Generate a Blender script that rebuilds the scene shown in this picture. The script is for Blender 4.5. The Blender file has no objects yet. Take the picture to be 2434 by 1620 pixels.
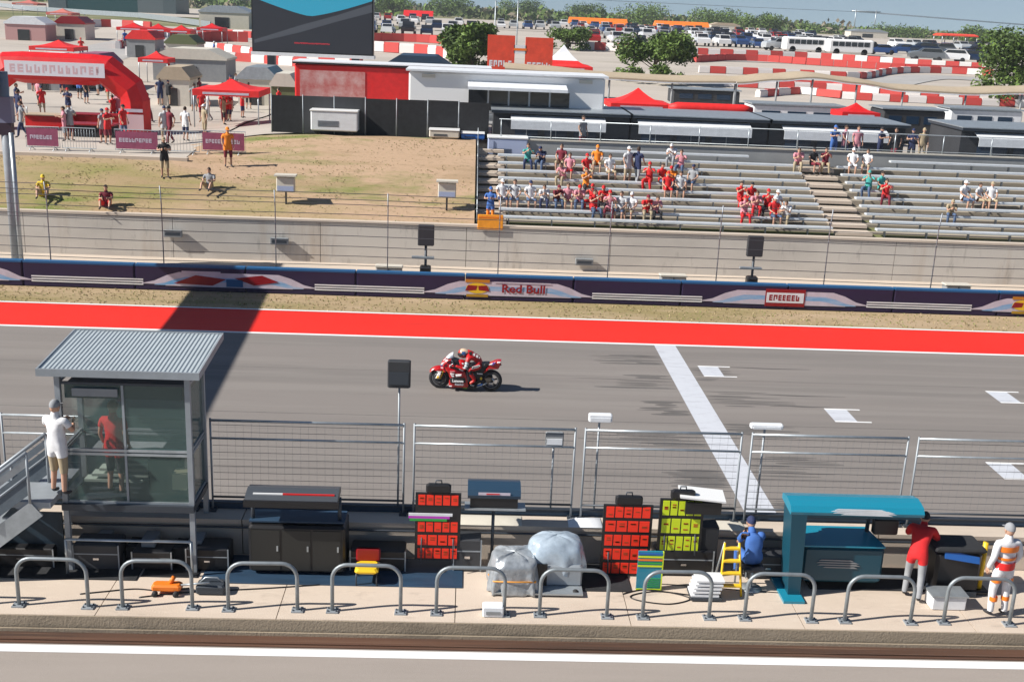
import bpy, bmesh, math, random
from mathutils import Vector, Matrix
random.seed(7)
S = bpy.context.scene
COL = S.collection
R = math.radians

# ------------------------------------------------------------------ camera
FPX, YAW, PITCH, ROLL, CH = 2700.0, 0.0443181, 0.2798857, 0.0419506, 10.2
PW, PH = 2434.0, 1620.0
_f = Vector((math.sin(YAW)*math.cos(PITCH), math.cos(YAW)*math.cos(PITCH), -math.sin(PITCH)))
_r = Vector((math.cos(YAW), -math.sin(YAW), 0)); _u = _r.cross(_f)
_r2 = _r*math.cos(ROLL)+_u*math.sin(ROLL); _u2 = -_r*math.sin(ROLL)+_u*math.cos(ROLL)
cam = bpy.data.cameras.new('camera'); camo = bpy.data.objects.new('camera', cam); COL.objects.link(camo)
cam.sensor_fit = 'HORIZONTAL'; cam.sensor_width = 36; cam.lens = 36*FPX/PW
cam.clip_start = 0.1; cam.clip_end = 6000
M3 = Matrix((_r2, _u2, -_f)).transposed()
camo.matrix_world = Matrix.Translation((0, 0, CH)) @ M3.to_4x4()
S.camera = camo

def GT(x, y):
    Y = 52.
    while Y < 900:
        p = V(x, y, Y)
        if p.z <= ground_z(p.x, Y)+.08: break
        Y += .5 if Y < 120 else 1.5
    return Vector((p.x, Y, ground_z(p.x, Y)))
def ray(x, y): return _f+_r2*((x-1217)/FPX)-_u2*((y-810)/FPX)
def G(x, y, z=0.0):
    d = ray(x, y); t = (z-CH)/d.z; return Vector((d.x*t, d.y*t, z))
def V(x, y, Y):
    d = ray(x, y); t = Y/d.y; return Vector((d.x*t, Y, CH+d.z*t))

# ------------------------------------------------------------------ light
SD = Vector((-1.25, -0.30, 1.0)).normalized()
SEL = math.asin(SD.z)
w = bpy.data.worlds.new('World'); S.world = w; w.use_nodes = True
nt = w.node_tree; bg = nt.nodes['Background']
sky = nt.nodes.new('ShaderNodeTexSky'); sky.sky_type = 'NISHITA'; sky.sun_disc = False
sky.sun_elevation = SEL; sky.sun_rotation = math.atan2(SD.x, SD.y)
sky.air_density = 1.0; sky.dust_density = 0.25; sky.ozone_density = 1.5; sky.altitude = 400
_tc = nt.nodes.new('ShaderNodeTexCoord'); _ad = nt.nodes.new('ShaderNodeVectorMath'); _ad.operation = 'ADD'; _ad.inputs[1].default_value = (0, 0, .10)
_nm = nt.nodes.new('ShaderNodeVectorMath'); _nm.operation = 'NORMALIZE'; nt.links.new(_tc.outputs['Generated'], _ad.inputs[0]); nt.links.new(_ad.outputs[0], _nm.inputs[0]); nt.links.new(_nm.outputs[0], sky.inputs[0])
nt.links.new(sky.outputs[0], bg.inputs[0]); bg.inputs[1].default_value = 0.055
sl = bpy.data.lights.new('sun', 'SUN'); sl.energy = 5.0; sl.angle = R(0.53); sl.color = (1, .955, .88)
so = bpy.data.objects.new('sun', sl); COL.objects.link(so)
so.rotation_euler = SD.to_track_quat('Z', 'Y').to_euler(); so.location = (0, 0, 60)
S.view_settings.view_transform = 'Standard'; S.view_settings.look = 'None'
S.view_settings.exposure = 0.55; S.view_settings.gamma = 1
S.cycles.max_bounces = 6; S.cycles.transparent_max_bounces = 12

# ------------------------------------------------------------------ materials
MATS = {}
def mat(name, col, rough=.6, metal=0., var=0., vs=3., stretch=(1, 1, 1), bump=0., bs=40., coat=0., emit=0., alpha=1., spec=.5, col2=None, trans=0., detail=4):
    if name in MATS: return MATS[name]
    m = bpy.data.materials.new(name); m.use_nodes = True; n = m.node_tree.nodes; L = m.node_tree.links
    b = n['Principled BSDF']; c = tuple(col)+(1,)
    b.inputs['Base Color'].default_value = c; b.inputs['Roughness'].default_value = rough
    b.inputs['Metallic'].default_value = metal; b.inputs['Coat Weight'].default_value = coat
    b.inputs['Specular IOR Level'].default_value = spec
    if emit: b.inputs['Emission Color'].default_value = c; b.inputs['Emission Strength'].default_value = emit
    b.inputs['Alpha'].default_value = alpha
    if trans: b.inputs['Transmission Weight'].default_value = trans
    if var or bump or col2:
        tc = n.new('ShaderNodeTexCoord'); mp = n.new('ShaderNodeMapping'); L.new(tc.outputs['Object'], mp.inputs[0])
        mp.inputs['Scale'].default_value = stretch
    if var or col2:
        nz = n.new('ShaderNodeTexNoise'); nz.inputs['Scale'].default_value = vs; nz.inputs['Detail'].default_value = detail; nz.inputs['Roughness'].default_value = .65
        L.new(mp.outputs[0], nz.inputs['Vector'])
        r = n.new('ShaderNodeValToRGB'); L.new(nz.outputs['Fac'], r.inputs[0]); e = r.color_ramp.elements
        e[0].position = .3; e[1].position = .7
        if col2: e[0].color = c; e[1].color = tuple(col2)+(1,)
        else:
            e[0].color = tuple(min(1, v*(1-var)) for v in col)+(1,); e[1].color = tuple(min(1, v*(1+var)) for v in col)+(1,)
        L.new(r.outputs[0], b.inputs['Base Color'])
        m['ramp'] = 1
    if bump:
        n2 = n.new('ShaderNodeTexNoise'); n2.inputs['Scale'].default_value = bs; n2.inputs['Detail'].default_value = 3
        L.new(mp.outputs[0], n2.inputs['Vector']); bp = n.new('ShaderNodeBump'); bp.inputs['Strength'].default_value = bump; bp.inputs['Distance'].default_value = .02
        L.new(n2.outputs['Fac'], bp.inputs['Height']); L.new(bp.outputs[0], b.inputs['Normal'])
    MATS[name] = m; return m

def layered(name, base, layers, rough=.8, bump=.3, bs=60., bstretch=(1, 1, 1)):
    """base colour, then layers (colour, scale, stretch, lo, hi, amount) mixed by noise masks"""
    m = bpy.data.materials.new(name); m.use_nodes = True; n = m.node_tree.nodes; L = m.node_tree.links; b = n['Principled BSDF']
    b.inputs['Roughness'].default_value = rough; b.inputs['Specular IOR Level'].default_value = .3
    tc = n.new('ShaderNodeTexCoord'); prev = n.new('ShaderNodeRGB'); prev.outputs[0].default_value = tuple(base)+(1,); out = prev.outputs[0]
    for i, (c, sc, st, lo, hi, am) in enumerate(layers):
        mp = n.new('ShaderNodeMapping'); mp.inputs['Scale'].default_value = st; mp.inputs['Location'].default_value = (i*7.3, i*3.1, i)
        L.new(tc.outputs['Object'], mp.inputs[0]); nz = n.new('ShaderNodeTexNoise'); nz.inputs['Scale'].default_value = sc; nz.inputs['Detail'].default_value = 6; nz.inputs['Roughness'].default_value = .65
        L.new(mp.outputs[0], nz.inputs['Vector']); mr = n.new('ShaderNodeMapRange'); L.new(nz.outputs['Fac'], mr.inputs[0])
        mr.inputs[1].default_value = lo; mr.inputs[2].default_value = hi; mr.inputs[4].default_value = am
        mx = n.new('ShaderNodeMix'); mx.data_type = 'RGBA'; L.new(mr.outputs[0], mx.inputs[0]); L.new(out, mx.inputs[6]); mx.inputs[7].default_value = tuple(c)+(1,)
        out = mx.outputs[2]
    L.new(out, b.inputs['Base Color'])
    mp = n.new('ShaderNodeMapping'); mp.inputs['Scale'].default_value = bstretch; L.new(tc.outputs['Object'], mp.inputs[0])
    n2 = n.new('ShaderNodeTexNoise'); n2.inputs['Scale'].default_value = bs; L.new(mp.outputs[0], n2.inputs['Vector']); bp = n.new('ShaderNodeBump')
    bp.inputs['Strength'].default_value = bump; bp.inputs['Distance'].default_value = .02; L.new(n2.outputs['Fac'], bp.inputs['Height']); L.new(bp.outputs[0], b.inputs['Normal'])
    MATS[name] = m; return m

asphalt = layered('asphalt', (.225, .202, .188), [((.165, .152, .143), .5, (.06, 1, 1), .45, .65, .55), ((.26, .238, .22), 1.6, (.05, 1, 1), .5, .62, .5), ((.12, .112, .105), 6, (.03, 1, 1), .6, .68, .35), ((.27, .25, .235), 45, (1, 1, 1), .5, .8, .45)], rough=.85, bump=.35, bs=90)
pitasph = layered('pit_asphalt', (.33, .288, .258), [((.26, .23, .205), .8, (.1, 1, 1), .45, .65, .5), ((.37, .33, .30), 30, (.5, 1, 1), .5, .75, .5)], rough=.9, bump=.3, bs=80)
redpaint = layered('red_runoff', (.80, .028, .016), [((.66, .02, .012), .7, (.05, 1, 1), .4, .7, .6), ((.42, .02, .015), 5, (.03, 1, 1), .57, .7, .5)], rough=.6, bump=.2)
whitepaint = layered('white_line_paint', (.82, .82, .82), [((.66, .65, .63), 3, (.2, 1, 1), .5, .7, .5)], rough=.6, bump=.2)
linegrey = layered('start_line_paint', (.56, .58, .63), [((.42, .43, .47), 5, (.3, 1, 1), .5, .65, .6), ((.3, .3, .32), 14, (.2, 1, 1), .6, .7, .5)], rough=.6, bump=.2)
drygrass = layered('dry_grass', (.38, .28, .17), [((.25, .205, .085), .35, (.25, 1, 1), .45, .6, .8), ((.44, .325, .215), .9, (.2, 1, 1), .48, .62, .7), ((.27, .21, .11), 3, (.12, 1, 1), .52, .66, .4)], rough=1, bump=.8, bs=25)
berm = layered('berm_grass', (.45, .31, .205), [((.25, .225, .08), .14, (.3, 1, 1), .53, .64, .8), ((.15, .19, .04), .24, (.35, 1, 1), .54, .63, .9), ((.36, .25, .15), 1.4, (.2, 1, 1), .5, .62, .7), ((.16, .13, .06), 7, (.4, 1, 1), .55, .68, .5)], rough=1, bump=.9, bs=18)
conc = layered('concrete_wall', (.58, .54, .49), [((.46, .425, .385), .5, (.5, .5, 1), .45, .62, .6), ((.42, .33, .25), .35, (1, 1, .12), .56, .68, .6), ((.22, .20, .18), 3, (1, 1, .25), .58, .7, .4)], rough=.9, bump=.3, bs=30)
concl = layered('light_concrete', (.56, .475, .395), [((.47, .40, .33), 1.2, (.3, 1, 1), .45, .65, .6), ((.36, .30, .245), 5, (.4, 1, 1), .6, .72, .4)], rough=.9, bump=.25, bs=40)
conct = layered('platform_edge_concrete', (.33, .27, .2), [((.2, .165, .125), .9, (.5, 1, 2), .5, .65, .8), ((.42, .35, .27), 3, (.3, 1, 1), .55, .7, .5)], rough=.9, bump=.4, bs=30)
gutter = layered('rusty_gutter', (.11, .055, .035), [((.05, .03, .022), 2, (.05, 1, 1), .45, .6, .8), ((.20, .12, .08), 6, (.04, 3, 1), .55, .68, .6)], rough=.8)
dust = layered('pale_ground', (.47, .42, .37), [((.38, .34, .3), .1, (.4, 1, 1), .45, .6, .7), ((.29, .26, .2), .3, (.3, 1, 1), .56, .68, .5)], rough=1, bump=.3, bs=4)
field = layered('scrub_field', (.26, .23, .13), [((.11, .13, .045), .03, (.5, 1, 1), .42, .58, .9), ((.36, .31, .2), .08, (.5, 1, 1), .55, .68, .6)], rough=1, bump=.4, bs=2)
woodg = layered('far_wood_foliage', (.075, .10, .035), [((.15, .145, .07), .02, (1, 1, 1), .45, .6, .7), ((.04, .06, .02), .2, (1, 1, 1), .5, .65, .6)], rough=1, bump=.5, bs=.5)
leafA = mat('leaf', (.10, .165, .025), .7, var=.45, vs=1.2); leafB = mat('leaf_dark', (.055, .095, .018), .7, var=.4, vs=1.5)
bark = mat('bark', (.12, .09, .065), .9, var=.3)
galv = mat('galvanised_steel', (.42, .46, .49), .42, .6, var=.15, vs=4)
steel = mat('grey_painted_steel', (.30, .33, .36), .5, .2, var=.12)
dsteel = mat('dark_steel', (.05, .06, .075), .5, .3)
wire = mat('fence_wire', (.10, .105, .12), .5, .6)
bwire = mat('bright_wire', (.30, .32, .35), .5, .5)
black = mat('black_plastic', (.012, .012, .014), .4)
rubber = mat('rubber', (.018, .018, .02), .75, var=.3, vs=20)
blackcl = mat('black_fabric', (.018, .019, .022), .9, var=.3)
navy = mat('navy_padding', (.018, .045, .085), .55, var=.25, vs=5, stretch=(.2, 1, 1))
white = mat('white_gloss', (.8, .8, .8), .35); whitev = mat('white_vinyl', (.72, .74, .77), .5, var=.08)
bench = mat('bench_aluminium', (.68, .72, .76), .38, .25, var=.08, vs=2)
red = mat('red_vinyl', (.62, .012, .012), .5, var=.12); redb = mat('bright_red_fabric', (.75, .02, .018), .6, var=.12)
redp = mat('red_fairing', (.44, .004, .006), .25, coat=.5); redd = mat('dark_red', (.26, .004, .008), .4)
orange = mat('orange_plastic', (.85, .20, .015), .45); yellow = mat('yellow_plastic', (.78, .50, .02), .4)
neonr = mat('neon_red_letters', (.95, .035, .01), .5); neony = mat('neon_yellow_letters', (.62, .75, .015), .5)
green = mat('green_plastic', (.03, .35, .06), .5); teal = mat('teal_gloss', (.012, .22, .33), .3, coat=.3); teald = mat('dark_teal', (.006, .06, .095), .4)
blue = mat('blue_plastic', (.02, .12, .42), .45); glass = mat('tinted_glass', (.10, .17, .155), .08, alpha=.36, spec=.8)
winb = mat('dark_blue_window', (.015, .035, .07), .12, spec=.8); winw = mat('window_dark', (.02, .022, .026), .12, spec=.8)
greyp = mat('grey_panel', (.25, .26, .27), .6, var=.1); dgrey = mat('dark_grey_cladding', (.035, .037, .042), .6, var=.3, vs=.6, stretch=(1, 1, .2))
chrome = mat('bright_metal', (.6, .6, .62), .25, 1.); gold = mat('gold_fork', (.55, .36, .05), .3, .7)
skin = mat('skin', (.50, .29, .20), .6, var=.06); skin2 = mat('skin_brown', (.27, .15, .10), .6, var=.06)
hairm = mat('brown_hair', (.05, .03, .02), .8, var=.3, vs=30); shoe = mat('dark_shoe', (.03, .03, .035), .6); lensm = mat('eye_dark', (.02, .02, .02), .3)
tan = mat('tan_canvas', (.42, .34, .245), .8, var=.08); cream = mat('cream_panel', (.6, .56, .48), .6, var=.06)
silver = mat('silver_cover', (.36, .39, .42), .35, .35, var=.25, vs=6, bump=.8, bs=9)
clear = mat('pale_translucent_cover', (.42, .5, .58), .25, .2, var=.2, vs=4, bump=.5, bs=6)
roofm = mat('metal_roof_sheet', (.40, .45, .48), .5, .2, var=.06)

# ------------------------------------------------------------------ mesh builder
class MB:
    def __init__(s): s.v = []; s.f = []; s.m = []; s.mats = []; s.sm = []
    def mi(s, m):
        if m not in s.mats: s.mats.append(m)
        return s.mats.index(m)
    def add(s, vs, fs, m, smooth=False):
        o = len(s.v); s.v += [tuple(v) for v in vs]; i = s.mi(m)
        for f in fs: s.f.append(tuple(a+o for a in f)); s.m.append(i); s.sm.append(smooth)
        return s
    def box(s, c, d, m, rot=None, taper=1.):
        hx, hy, hz = d[0]/2, d[1]/2, d[2]/2; c = Vector(c); vs = []
        for z in (-1, 1):
            k = taper if z > 0 else 1
            for x, y in ((-1, -1), (1, -1), (1, 1), (-1, 1)):
                p = Vector((x*hx*k, y*hy*k, z*hz)); p = (rot @ p if rot else p)+c; vs.append(p)
        return s.add(vs, [(3, 2, 1, 0), (4, 5, 6, 7), (0, 1, 5, 4), (1, 2, 6, 5), (2, 3, 7, 6), (3, 0, 4, 7)], m)
    def b2(s, lo, hi, m): return s.box([(a+b)/2 for a, b in zip(lo, hi)], [b-a for a, b in zip(lo, hi)], m)
    def rbox(s, c, d, m, r=.02, rot=None):
        """box with chamfered vertical and horizontal edges"""
        hx, hy, hz = d[0]/2, d[1]/2, d[2]/2; r = min(r, hx*.9, hy*.9, hz*.9); c = Vector(c); rings = []
        for z, k in ((-hz, r), (-hz+r, 0), (hz-r, 0), (hz, r)):
            a, b = hx-k, hy-k
            for x, y in ((-a+r, -b), (a-r, -b), (a, -b+r), (a, b-r), (a-r, b), (-a+r, b), (-a, b-r), (-a, -b+r)):
                p = Vector((x, y, z)); rings.append((rot @ p if rot else p)+c)
        fs = [tuple(range(7, -1, -1)), tuple(range(24, 32))]
        for k in range(3):
            for i in range(8): j = (i+1) % 8; fs.append((k*8+i, k*8+j, k*8+8+j, k*8+8+i))
        return s.add(rings, fs, m)
    def tube(s, pts, r, m, n=8, caps=True, smooth=True, closed=False):
        pts = [Vector(p) for p in pts]; rs = r if isinstance(r, (list, tuple)) else [r]*len(pts); vs = []; up = None
        N = len(pts)
        for i, p in enumerate(pts):
            a = pts[i-1] if (i > 0 or closed) else p; b = pts[(i+1) % N] if (i < N-1 or closed) else p
            t = (b-a).normalized() if (b-a).length > 1e-9 else Vector((0, 0, 1))
            if up is None: up = Vector((0, 0, 1)) if abs(t.z) < .9 else Vector((1, 0, 0))
            x = t.cross(up).normalized(); y = x.cross(t).normalized(); up = y
            for k in range(n): q = 2*math.pi*k/n; vs.append(p+(x*math.cos(q)+y*math.sin(q))*rs[i])
        fs = []
        for i in range(N if closed else N-1):
            for k in range(n):
                j = (k+1) % n; a = i*n; b = ((i+1) % N)*n; fs.append((a+k, a+j, b+j, b+k))
        if caps and not closed: fs += [tuple(range(n-1, -1, -1)), tuple(range((N-1)*n, N*n))]
        return s.add(vs, fs, m, smooth)
    def lathe(s, prof, m, n=20, c=(0, 0, 0), axis='Z', smooth=True):
        vs = []; c = Vector(c)
        for r, z in prof:
            for k in range(n):
                a = 2*math.pi*k/n; p = Vector((r*math.cos(a), r*math.sin(a), z))
                if axis == 'Y': p = Vector((p.x, p.z, p.y))
                if axis == 'X': p = Vector((p.z, p.x, p.y))
                vs.append(p+c)
        fs = [(i*n+k, i*n+(k+1) % n, (i+1)*n+(k+1) % n, (i+1)*n+k) for i in range(len(prof)-1) for k in range(n)]
        return s.add(vs, fs, m, smooth)
    def ell(s, c, r, m, n=12, h=8, rot=None):
        c = Vector(c); vs = []
        for i in range(h+1):
            a = math.pi*i/h
            for k in range(n):
                b = 2*math.pi*k/n; p = Vector((r[0]*math.sin(a)*math.cos(b), r[1]*math.sin(a)*math.sin(b), r[2]*math.cos(a))); vs.append((rot @ p if rot else p)+c)
        fs = [(i*n+k, (i+1)*n+k, (i+1)*n+(k+1) % n, i*n+(k+1) % n) for i in range(h) for k in range(n)]
        return s.add(vs, fs, m, True)
    def prism(s, pts, d, m, smooth=False):
        """pts: polygon in 3D, d: extrusion vector"""
        pts = [Vector(p) for p in pts]; n = len(pts); d = Vector(d)
        return s.add(pts+[p+d for p in pts], [tuple(range(n-1, -1, -1)), tuple(range(n, 2*n))]+[(i, (i+1) % n, (i+1) % n+n, i+n) for i in range(n)], m, smooth)
    def strip(s, A, B, m, smooth=False):
        n = len(A); return s.add(list(A)+list(B), [(i, i+1, n+i+1, n+i) for i in range(n-1)], m, smooth)
    def quad(s, a, b, c, d, m): return s.add([a, b, c, d], [(0, 1, 2, 3)], m)
    def mesh(s, name):
        me = bpy.data.meshes.new(name); me.from_pydata(s.v, [], s.f)
        for m in s.mats: me.materials.append(m)
        me.polygons.foreach_set('material_index', s.m); me.polygons.foreach_set('use_smooth', s.sm); me.update()
        bm = bmesh.new(); bm.from_mesh(me); bmesh.ops.remove_doubles(bm, verts=bm.verts, dist=1e-5); bmesh.ops.recalc_face_normals(bm, faces=bm.faces); bm.to_mesh(me); bm.free()
        return me
    def obj(s, name, parent=None, loc=None, norm=True):
        me = s.mesh(name) if norm else s.raw(name)
        o = bpy.data.objects.new(name, me); COL.objects.link(o)
        if parent: o.parent = parent
        if loc is not None: o.location = loc
        return o
    def raw(s, name):
        me = bpy.data.meshes.new(name); me.from_pydata(s.v, [], s.f)
        for m in s.mats: me.materials.append(m)
        me.polygons.foreach_set('material_index', s.m); me.update(); return me

def tag(o, label, cat, group=None):
    if len(label.split()) > 16: print('LONG', len(label.split()), label)
    o['label'] = label; o['category'] = cat
    if group: o['group'] = group
    return o
def thing(name, label, cat, loc=(0, 0, 0), rz=0, group=None):
    o = bpy.data.objects.new(name, None); COL.objects.link(o); o.location = loc; o.rotation_euler = (0, 0, rz); o.empty_display_size = .2
    return tag(o, label, cat, group)
def struct(o): o['kind'] = 'structure'; return o
def dup(o, loc=None, rz=None, label=None, group=None, parent=None, scale=None):
    c = o.copy(); COL.objects.link(c); c.parent = parent
    if loc is not None: c.location = loc
    if rz is not None: c.rotation_euler = (0, 0, rz)
    if scale is not None: c.scale = scale
    if label: c['label'] = label
    if group: c['group'] = group
    for ch in list(o.children): dup(ch, parent=c)
    return c
def text_mesh(txt, size, m, bold=.0, extrude=.0):
    cu = bpy.data.curves.new('t', 'FONT'); cu.body = txt; cu.size = size; cu.align_x = 'CENTER'; cu.align_y = 'CENTER'; cu.offset = bold; cu.extrude = extrude; cu.resolution_u = 3
    o = bpy.data.objects.new('t', cu); COL.objects.link(o); bpy.context.view_layer.update()
    me = bpy.data.meshes.new_from_object(o.evaluated_get(bpy.context.evaluated_depsgraph_get())); bpy.data.objects.remove(o); bpy.data.curves.remove(cu)
    me.materials.clear(); me.materials.append(m); return me
def text_obj(name, txt, size, m, parent, loc, rot, bold=.0, sx=1.):
    o = bpy.data.objects.new(name, text_mesh(txt, size, m, bold)); COL.objects.link(o); o.parent = parent; o.location = loc; o.rotation_euler = rot; o.scale = (sx, 1, 1); return o
def glyph_row(mb, x0, x1, y, z0, z1, m, rnd, gap=.18, t=.004):
    """a row of block marks standing for lettering too blurred to read, facing -Y"""
    h = z1-z0; x = x0
    while x < x1-h*.3:
        wd = h*rnd.uniform(.5, .72); k = rnd.randint(0, 3); b = h*.26
        if x+wd > x1: wd = x1-x
        mb.b2((x, y-t, z0), (x+b*.8, y, z1), m)
        if k != 1: mb.b2((x+b*.8, y-t, z1-b), (x+wd, y, z1), m)
        if k != 3: mb.b2((x+b*.8, y-t, z0), (x+wd, y, z0+b), m)
        if k in (0, 2): mb.b2((x+b*.8, y-t, z0+h*.4), (x+wd, y, z0+h*.4+b*.8), m)
        if k in (1, 3): mb.b2((x+wd-b*.8, y-t, z0+b), (x+wd, y, z1-b), m)
        x += wd+h*gap
# ------------------------------------------------------------------ the setting
def sheet(name, x0, x1, y0, y1, z, m, n=1):
    mb = MB(); mb.quad((x0, y0, z), (x1, y0, z), (x1, y1, z), (x0, y1, z), m); return struct(mb.obj(name))
def interp(t, ks):
    for (a, va), (b, vb) in zip(ks, ks[1:]):
        if t <= b: return va+(vb-va)*max(0, (t-a))/(b-a)
    return ks[-1][1]
def far_z(X, Y):
    z = interp(Y, [(0, 3.4), (75, 3.4), (165, 6.5), (300, 7.3), (420, 7.4), (800, 8.0), (6000, 8.0)])+.25*math.sin(X*.013+1)*min(1, max(0, (Y-150)/200))
    return z+min(1, max(0, (Y-420)/250))*1.6*(1/(1+math.exp((X-150)/90)))
def ground_z(X, Y):
    if Y < 46.42: return -.02
    s = 1/(1+math.exp(max(-50, min(50, -(X+11.5)/1.3))))*(1 if Y < 66 else max(0, 1-(Y-66)/8))
    if X > .35:
        return interp(Y, [(46.42, 1.40), (54.9, 3.2), (56, 3.3), (75, 3.4)]) if Y < 75 else far_z(X, Y)
    left = interp(Y, [(46.42, 1.66), (50.0, 3.22), (50.6, 3.35), (75, 3.4)])
    right = interp(Y, [(46.42, 1.66), (50.2, 3.05), (54.2, 4.15), (55.2, 4.22), (68, 4.2), (75, 3.4)])
    z = left*(1-s)+right*s
    return z if Y < 75 else far_z(X, Y)
xs = [-1200, -800, -400, -200, -120, -80, -60, -45]+[-36+i*.8 for i in range(46)]+[.4, .5, 4, 12, 24, 40, 60, 90, 140, 220, 350, 600, 1300]
ys = [-120, -30, 0, 20, 40, 46.41, 46.43]+[47+i*.6 for i in range(15)]+[56.5, 60, 65, 69, 72, 75, 78, 80, 90, 105, 130, 165, 200, 250, 300, 360, 420, 500, 600, 670, 830, 1100, 1500]
def terrain(name, xs, ys, m, zf):
    mb = MB(); vs = [(x, y, zf(x, y)) for y in ys for x in xs]; n = len(xs)
    mb.add(vs, [(j*n+i, j*n+i+1, (j+1)*n+i+1, (j+1)*n+i) for j in range(len(ys)-1) for i in range(n-1)], m, True)
    return mb.obj(name)
rn = random.Random(3)
struct(terrain('ground', xs, ys, field, ground_z))
# mown berm and pale plaza as sheets just above the ground
bx = [-60+i*1.0 for i in range(61)]+[.3]; by = [46.45+i*.5 for i in range(9)]+[50.6+i*.6 for i in range(1, 9)]
bmp = {}
def berm_z(x, y):
    k = (round(x, 2), round(y, 2)); bmp.setdefault(k, rn.uniform(-.03, .05)); return ground_z(x, y)+.06+(bmp[k] if y > 46.5 else 0)
struct(terrain('grass_bank', bx, by, berm, berm_z))
struct(terrain('plaza_paving', [-120, -80, -60, -45, -36, -30, -24, -20, -18, -16, -15, -14, -13, -12.6], [51.2, 53, 55.5, 58, 62, 66, 69, 72, 75, 78, 80, 90, 105, 130, 165], dust, lambda x, y: ground_z(x, y)+.11))
struct(terrain('fan_zone_ground', [-12.5, -11.5, -10, -8, -4, 0, .3, .45, 4, 12, 24, 40, 60, 90, 140, 220], [56.5, 60, 65, 69, 72, 75, 78, 80, 90, 105, 130, 165, 200, 230], dust, lambda x, y: ground_z(x, y)+.07))
struct(terrain('car_park_ground', [-250, -200, -120, -80, -60, -30, 0, 30, 60, 90, 140, 220, 350, 420], [231, 250, 300, 360, 420], dust, lambda x, y: far_z(x, y)+.1))

sheet('pit_lane', -400, 400, -30, 17.2, 0, pitasph)
sheet('race_track', -400, 400, 20.05, 35.52, 0, asphalt)
sheet('red_runoff_strip', -400, 400, 35.52, 38.42, 0.0, redpaint)
sheet('verge', -400, 400, 38.42, 40.9, .01, drygrass)
sheet('service_strip', -400, 400, 40.9, 46.3, .015, concl)
sheet('pit_lane_line', -400, 400, 16.48, 16.70, .004, whitepaint)
sheet('track_edge_line', -400, 400, 35.44, 35.60, .005, whitepaint)
sheet('runoff_edge_line', -400, 400, 38.36, 38.50, .014, whitepaint)
sheet('start_line', 6.22, 6.92, 20.05, 35.44, .004, linegrey)
# echelon grid box marks
def gridmark(x, y):
    mb = MB(); z = .006; Lh = .95
    mb.quad((x, y, z), (x+1.0, y, z), (x+1.0, y+.08, z), (x, y+.09, z), whitepaint)
    mb.quad((x, y-1.0, z), (x+1.0, y-1.0, z), (x+1.0, y-.92, z), (x, y-.92, z), whitepaint)
    mb.quad((x, y-.92, z), (x+.62, y-.92, z), (x+.62, y, z), (x, y, z), linegrey)
    return struct(mb.obj('grid_mark'))
for px, py in ((1659, 871), (1960, 973), (2345, 1101), (2344, 931)):
    g = G(px, py); gridmark(g.x, g.y)
# thin darker streaks just right of the start line
strk = mat('dark_streak', (.115, .105, .10), .8, var=.25, vs=2, stretch=(.3, 1, 1))
for i, (px, py, L, wd) in enumerate(((1700, 873, 3.0, .10), (1750, 937, 3.2, .1), (1830, 965, 1.8, .12))):
    g = G(px, py); mb = MB(); pts = [(g.x+L*k/8, g.y+.03*math.sin(k)) for k in range(9)]
    mb.strip([(x, y, .003) for x, y in pts], [(x, y+wd*math.sin(math.pi*(k+.4)/8.8), .003) for k, (x, y) in enumerate(pts)], strk); struct(mb.obj('dark_streak'))
streakm = mat('streaked_asphalt', (.125, .115, .109), .8, var=.2, vs=4, stretch=(.3, 1, 1))
rq = random.Random(5)  # rubber streaks left of the start line, plain darker streaks right of it
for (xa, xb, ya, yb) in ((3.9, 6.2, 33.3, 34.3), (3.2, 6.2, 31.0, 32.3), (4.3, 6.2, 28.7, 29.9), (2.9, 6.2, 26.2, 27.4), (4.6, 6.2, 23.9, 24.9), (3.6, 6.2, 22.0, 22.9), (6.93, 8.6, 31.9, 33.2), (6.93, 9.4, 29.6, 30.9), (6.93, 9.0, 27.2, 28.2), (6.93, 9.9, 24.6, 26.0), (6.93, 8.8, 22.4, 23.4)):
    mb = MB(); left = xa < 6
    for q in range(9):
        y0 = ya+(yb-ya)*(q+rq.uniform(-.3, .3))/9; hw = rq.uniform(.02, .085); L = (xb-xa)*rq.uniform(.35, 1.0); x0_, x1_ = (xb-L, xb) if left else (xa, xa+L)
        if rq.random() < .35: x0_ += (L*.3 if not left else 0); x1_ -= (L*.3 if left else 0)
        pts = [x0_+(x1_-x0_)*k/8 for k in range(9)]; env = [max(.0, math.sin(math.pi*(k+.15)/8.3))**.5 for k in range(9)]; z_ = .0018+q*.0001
        mb.strip([(x_, y0-hw*e_, z_) for x_, e_ in zip(pts, env)], [(x_, y0+hw*e_, z_) for x_, e_ in zip(pts, env)], streakm)
    struct(mb.obj('asphalt_streaks'))
seam = mat('asphalt_seam', (.10, .092, .088), .8, var=.3, vs=3)
for y_, w_ in ((24.35, .025), (28.05, .03), (31.9, .02), (22.4, .02)): sheet('asphalt_seam', -400, 6.2, y_, y_+w_, .0012, seam); sheet('asphalt_seam', 6.93, 400, y_, y_+w_, .0012, seam)
# drain gutter: brown channel strips
mb = MB(); mb.b2((-400, 16.82, .0), (400, 17.05, .03), gutter); mb.b2((-400, 17.05, .0), (400, 17.08, .09), conct); mb.b2((-400, 16.74, .0), (400, 16.80, .018), gutter)
struct(mb.obj('drain_gutter'))
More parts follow.
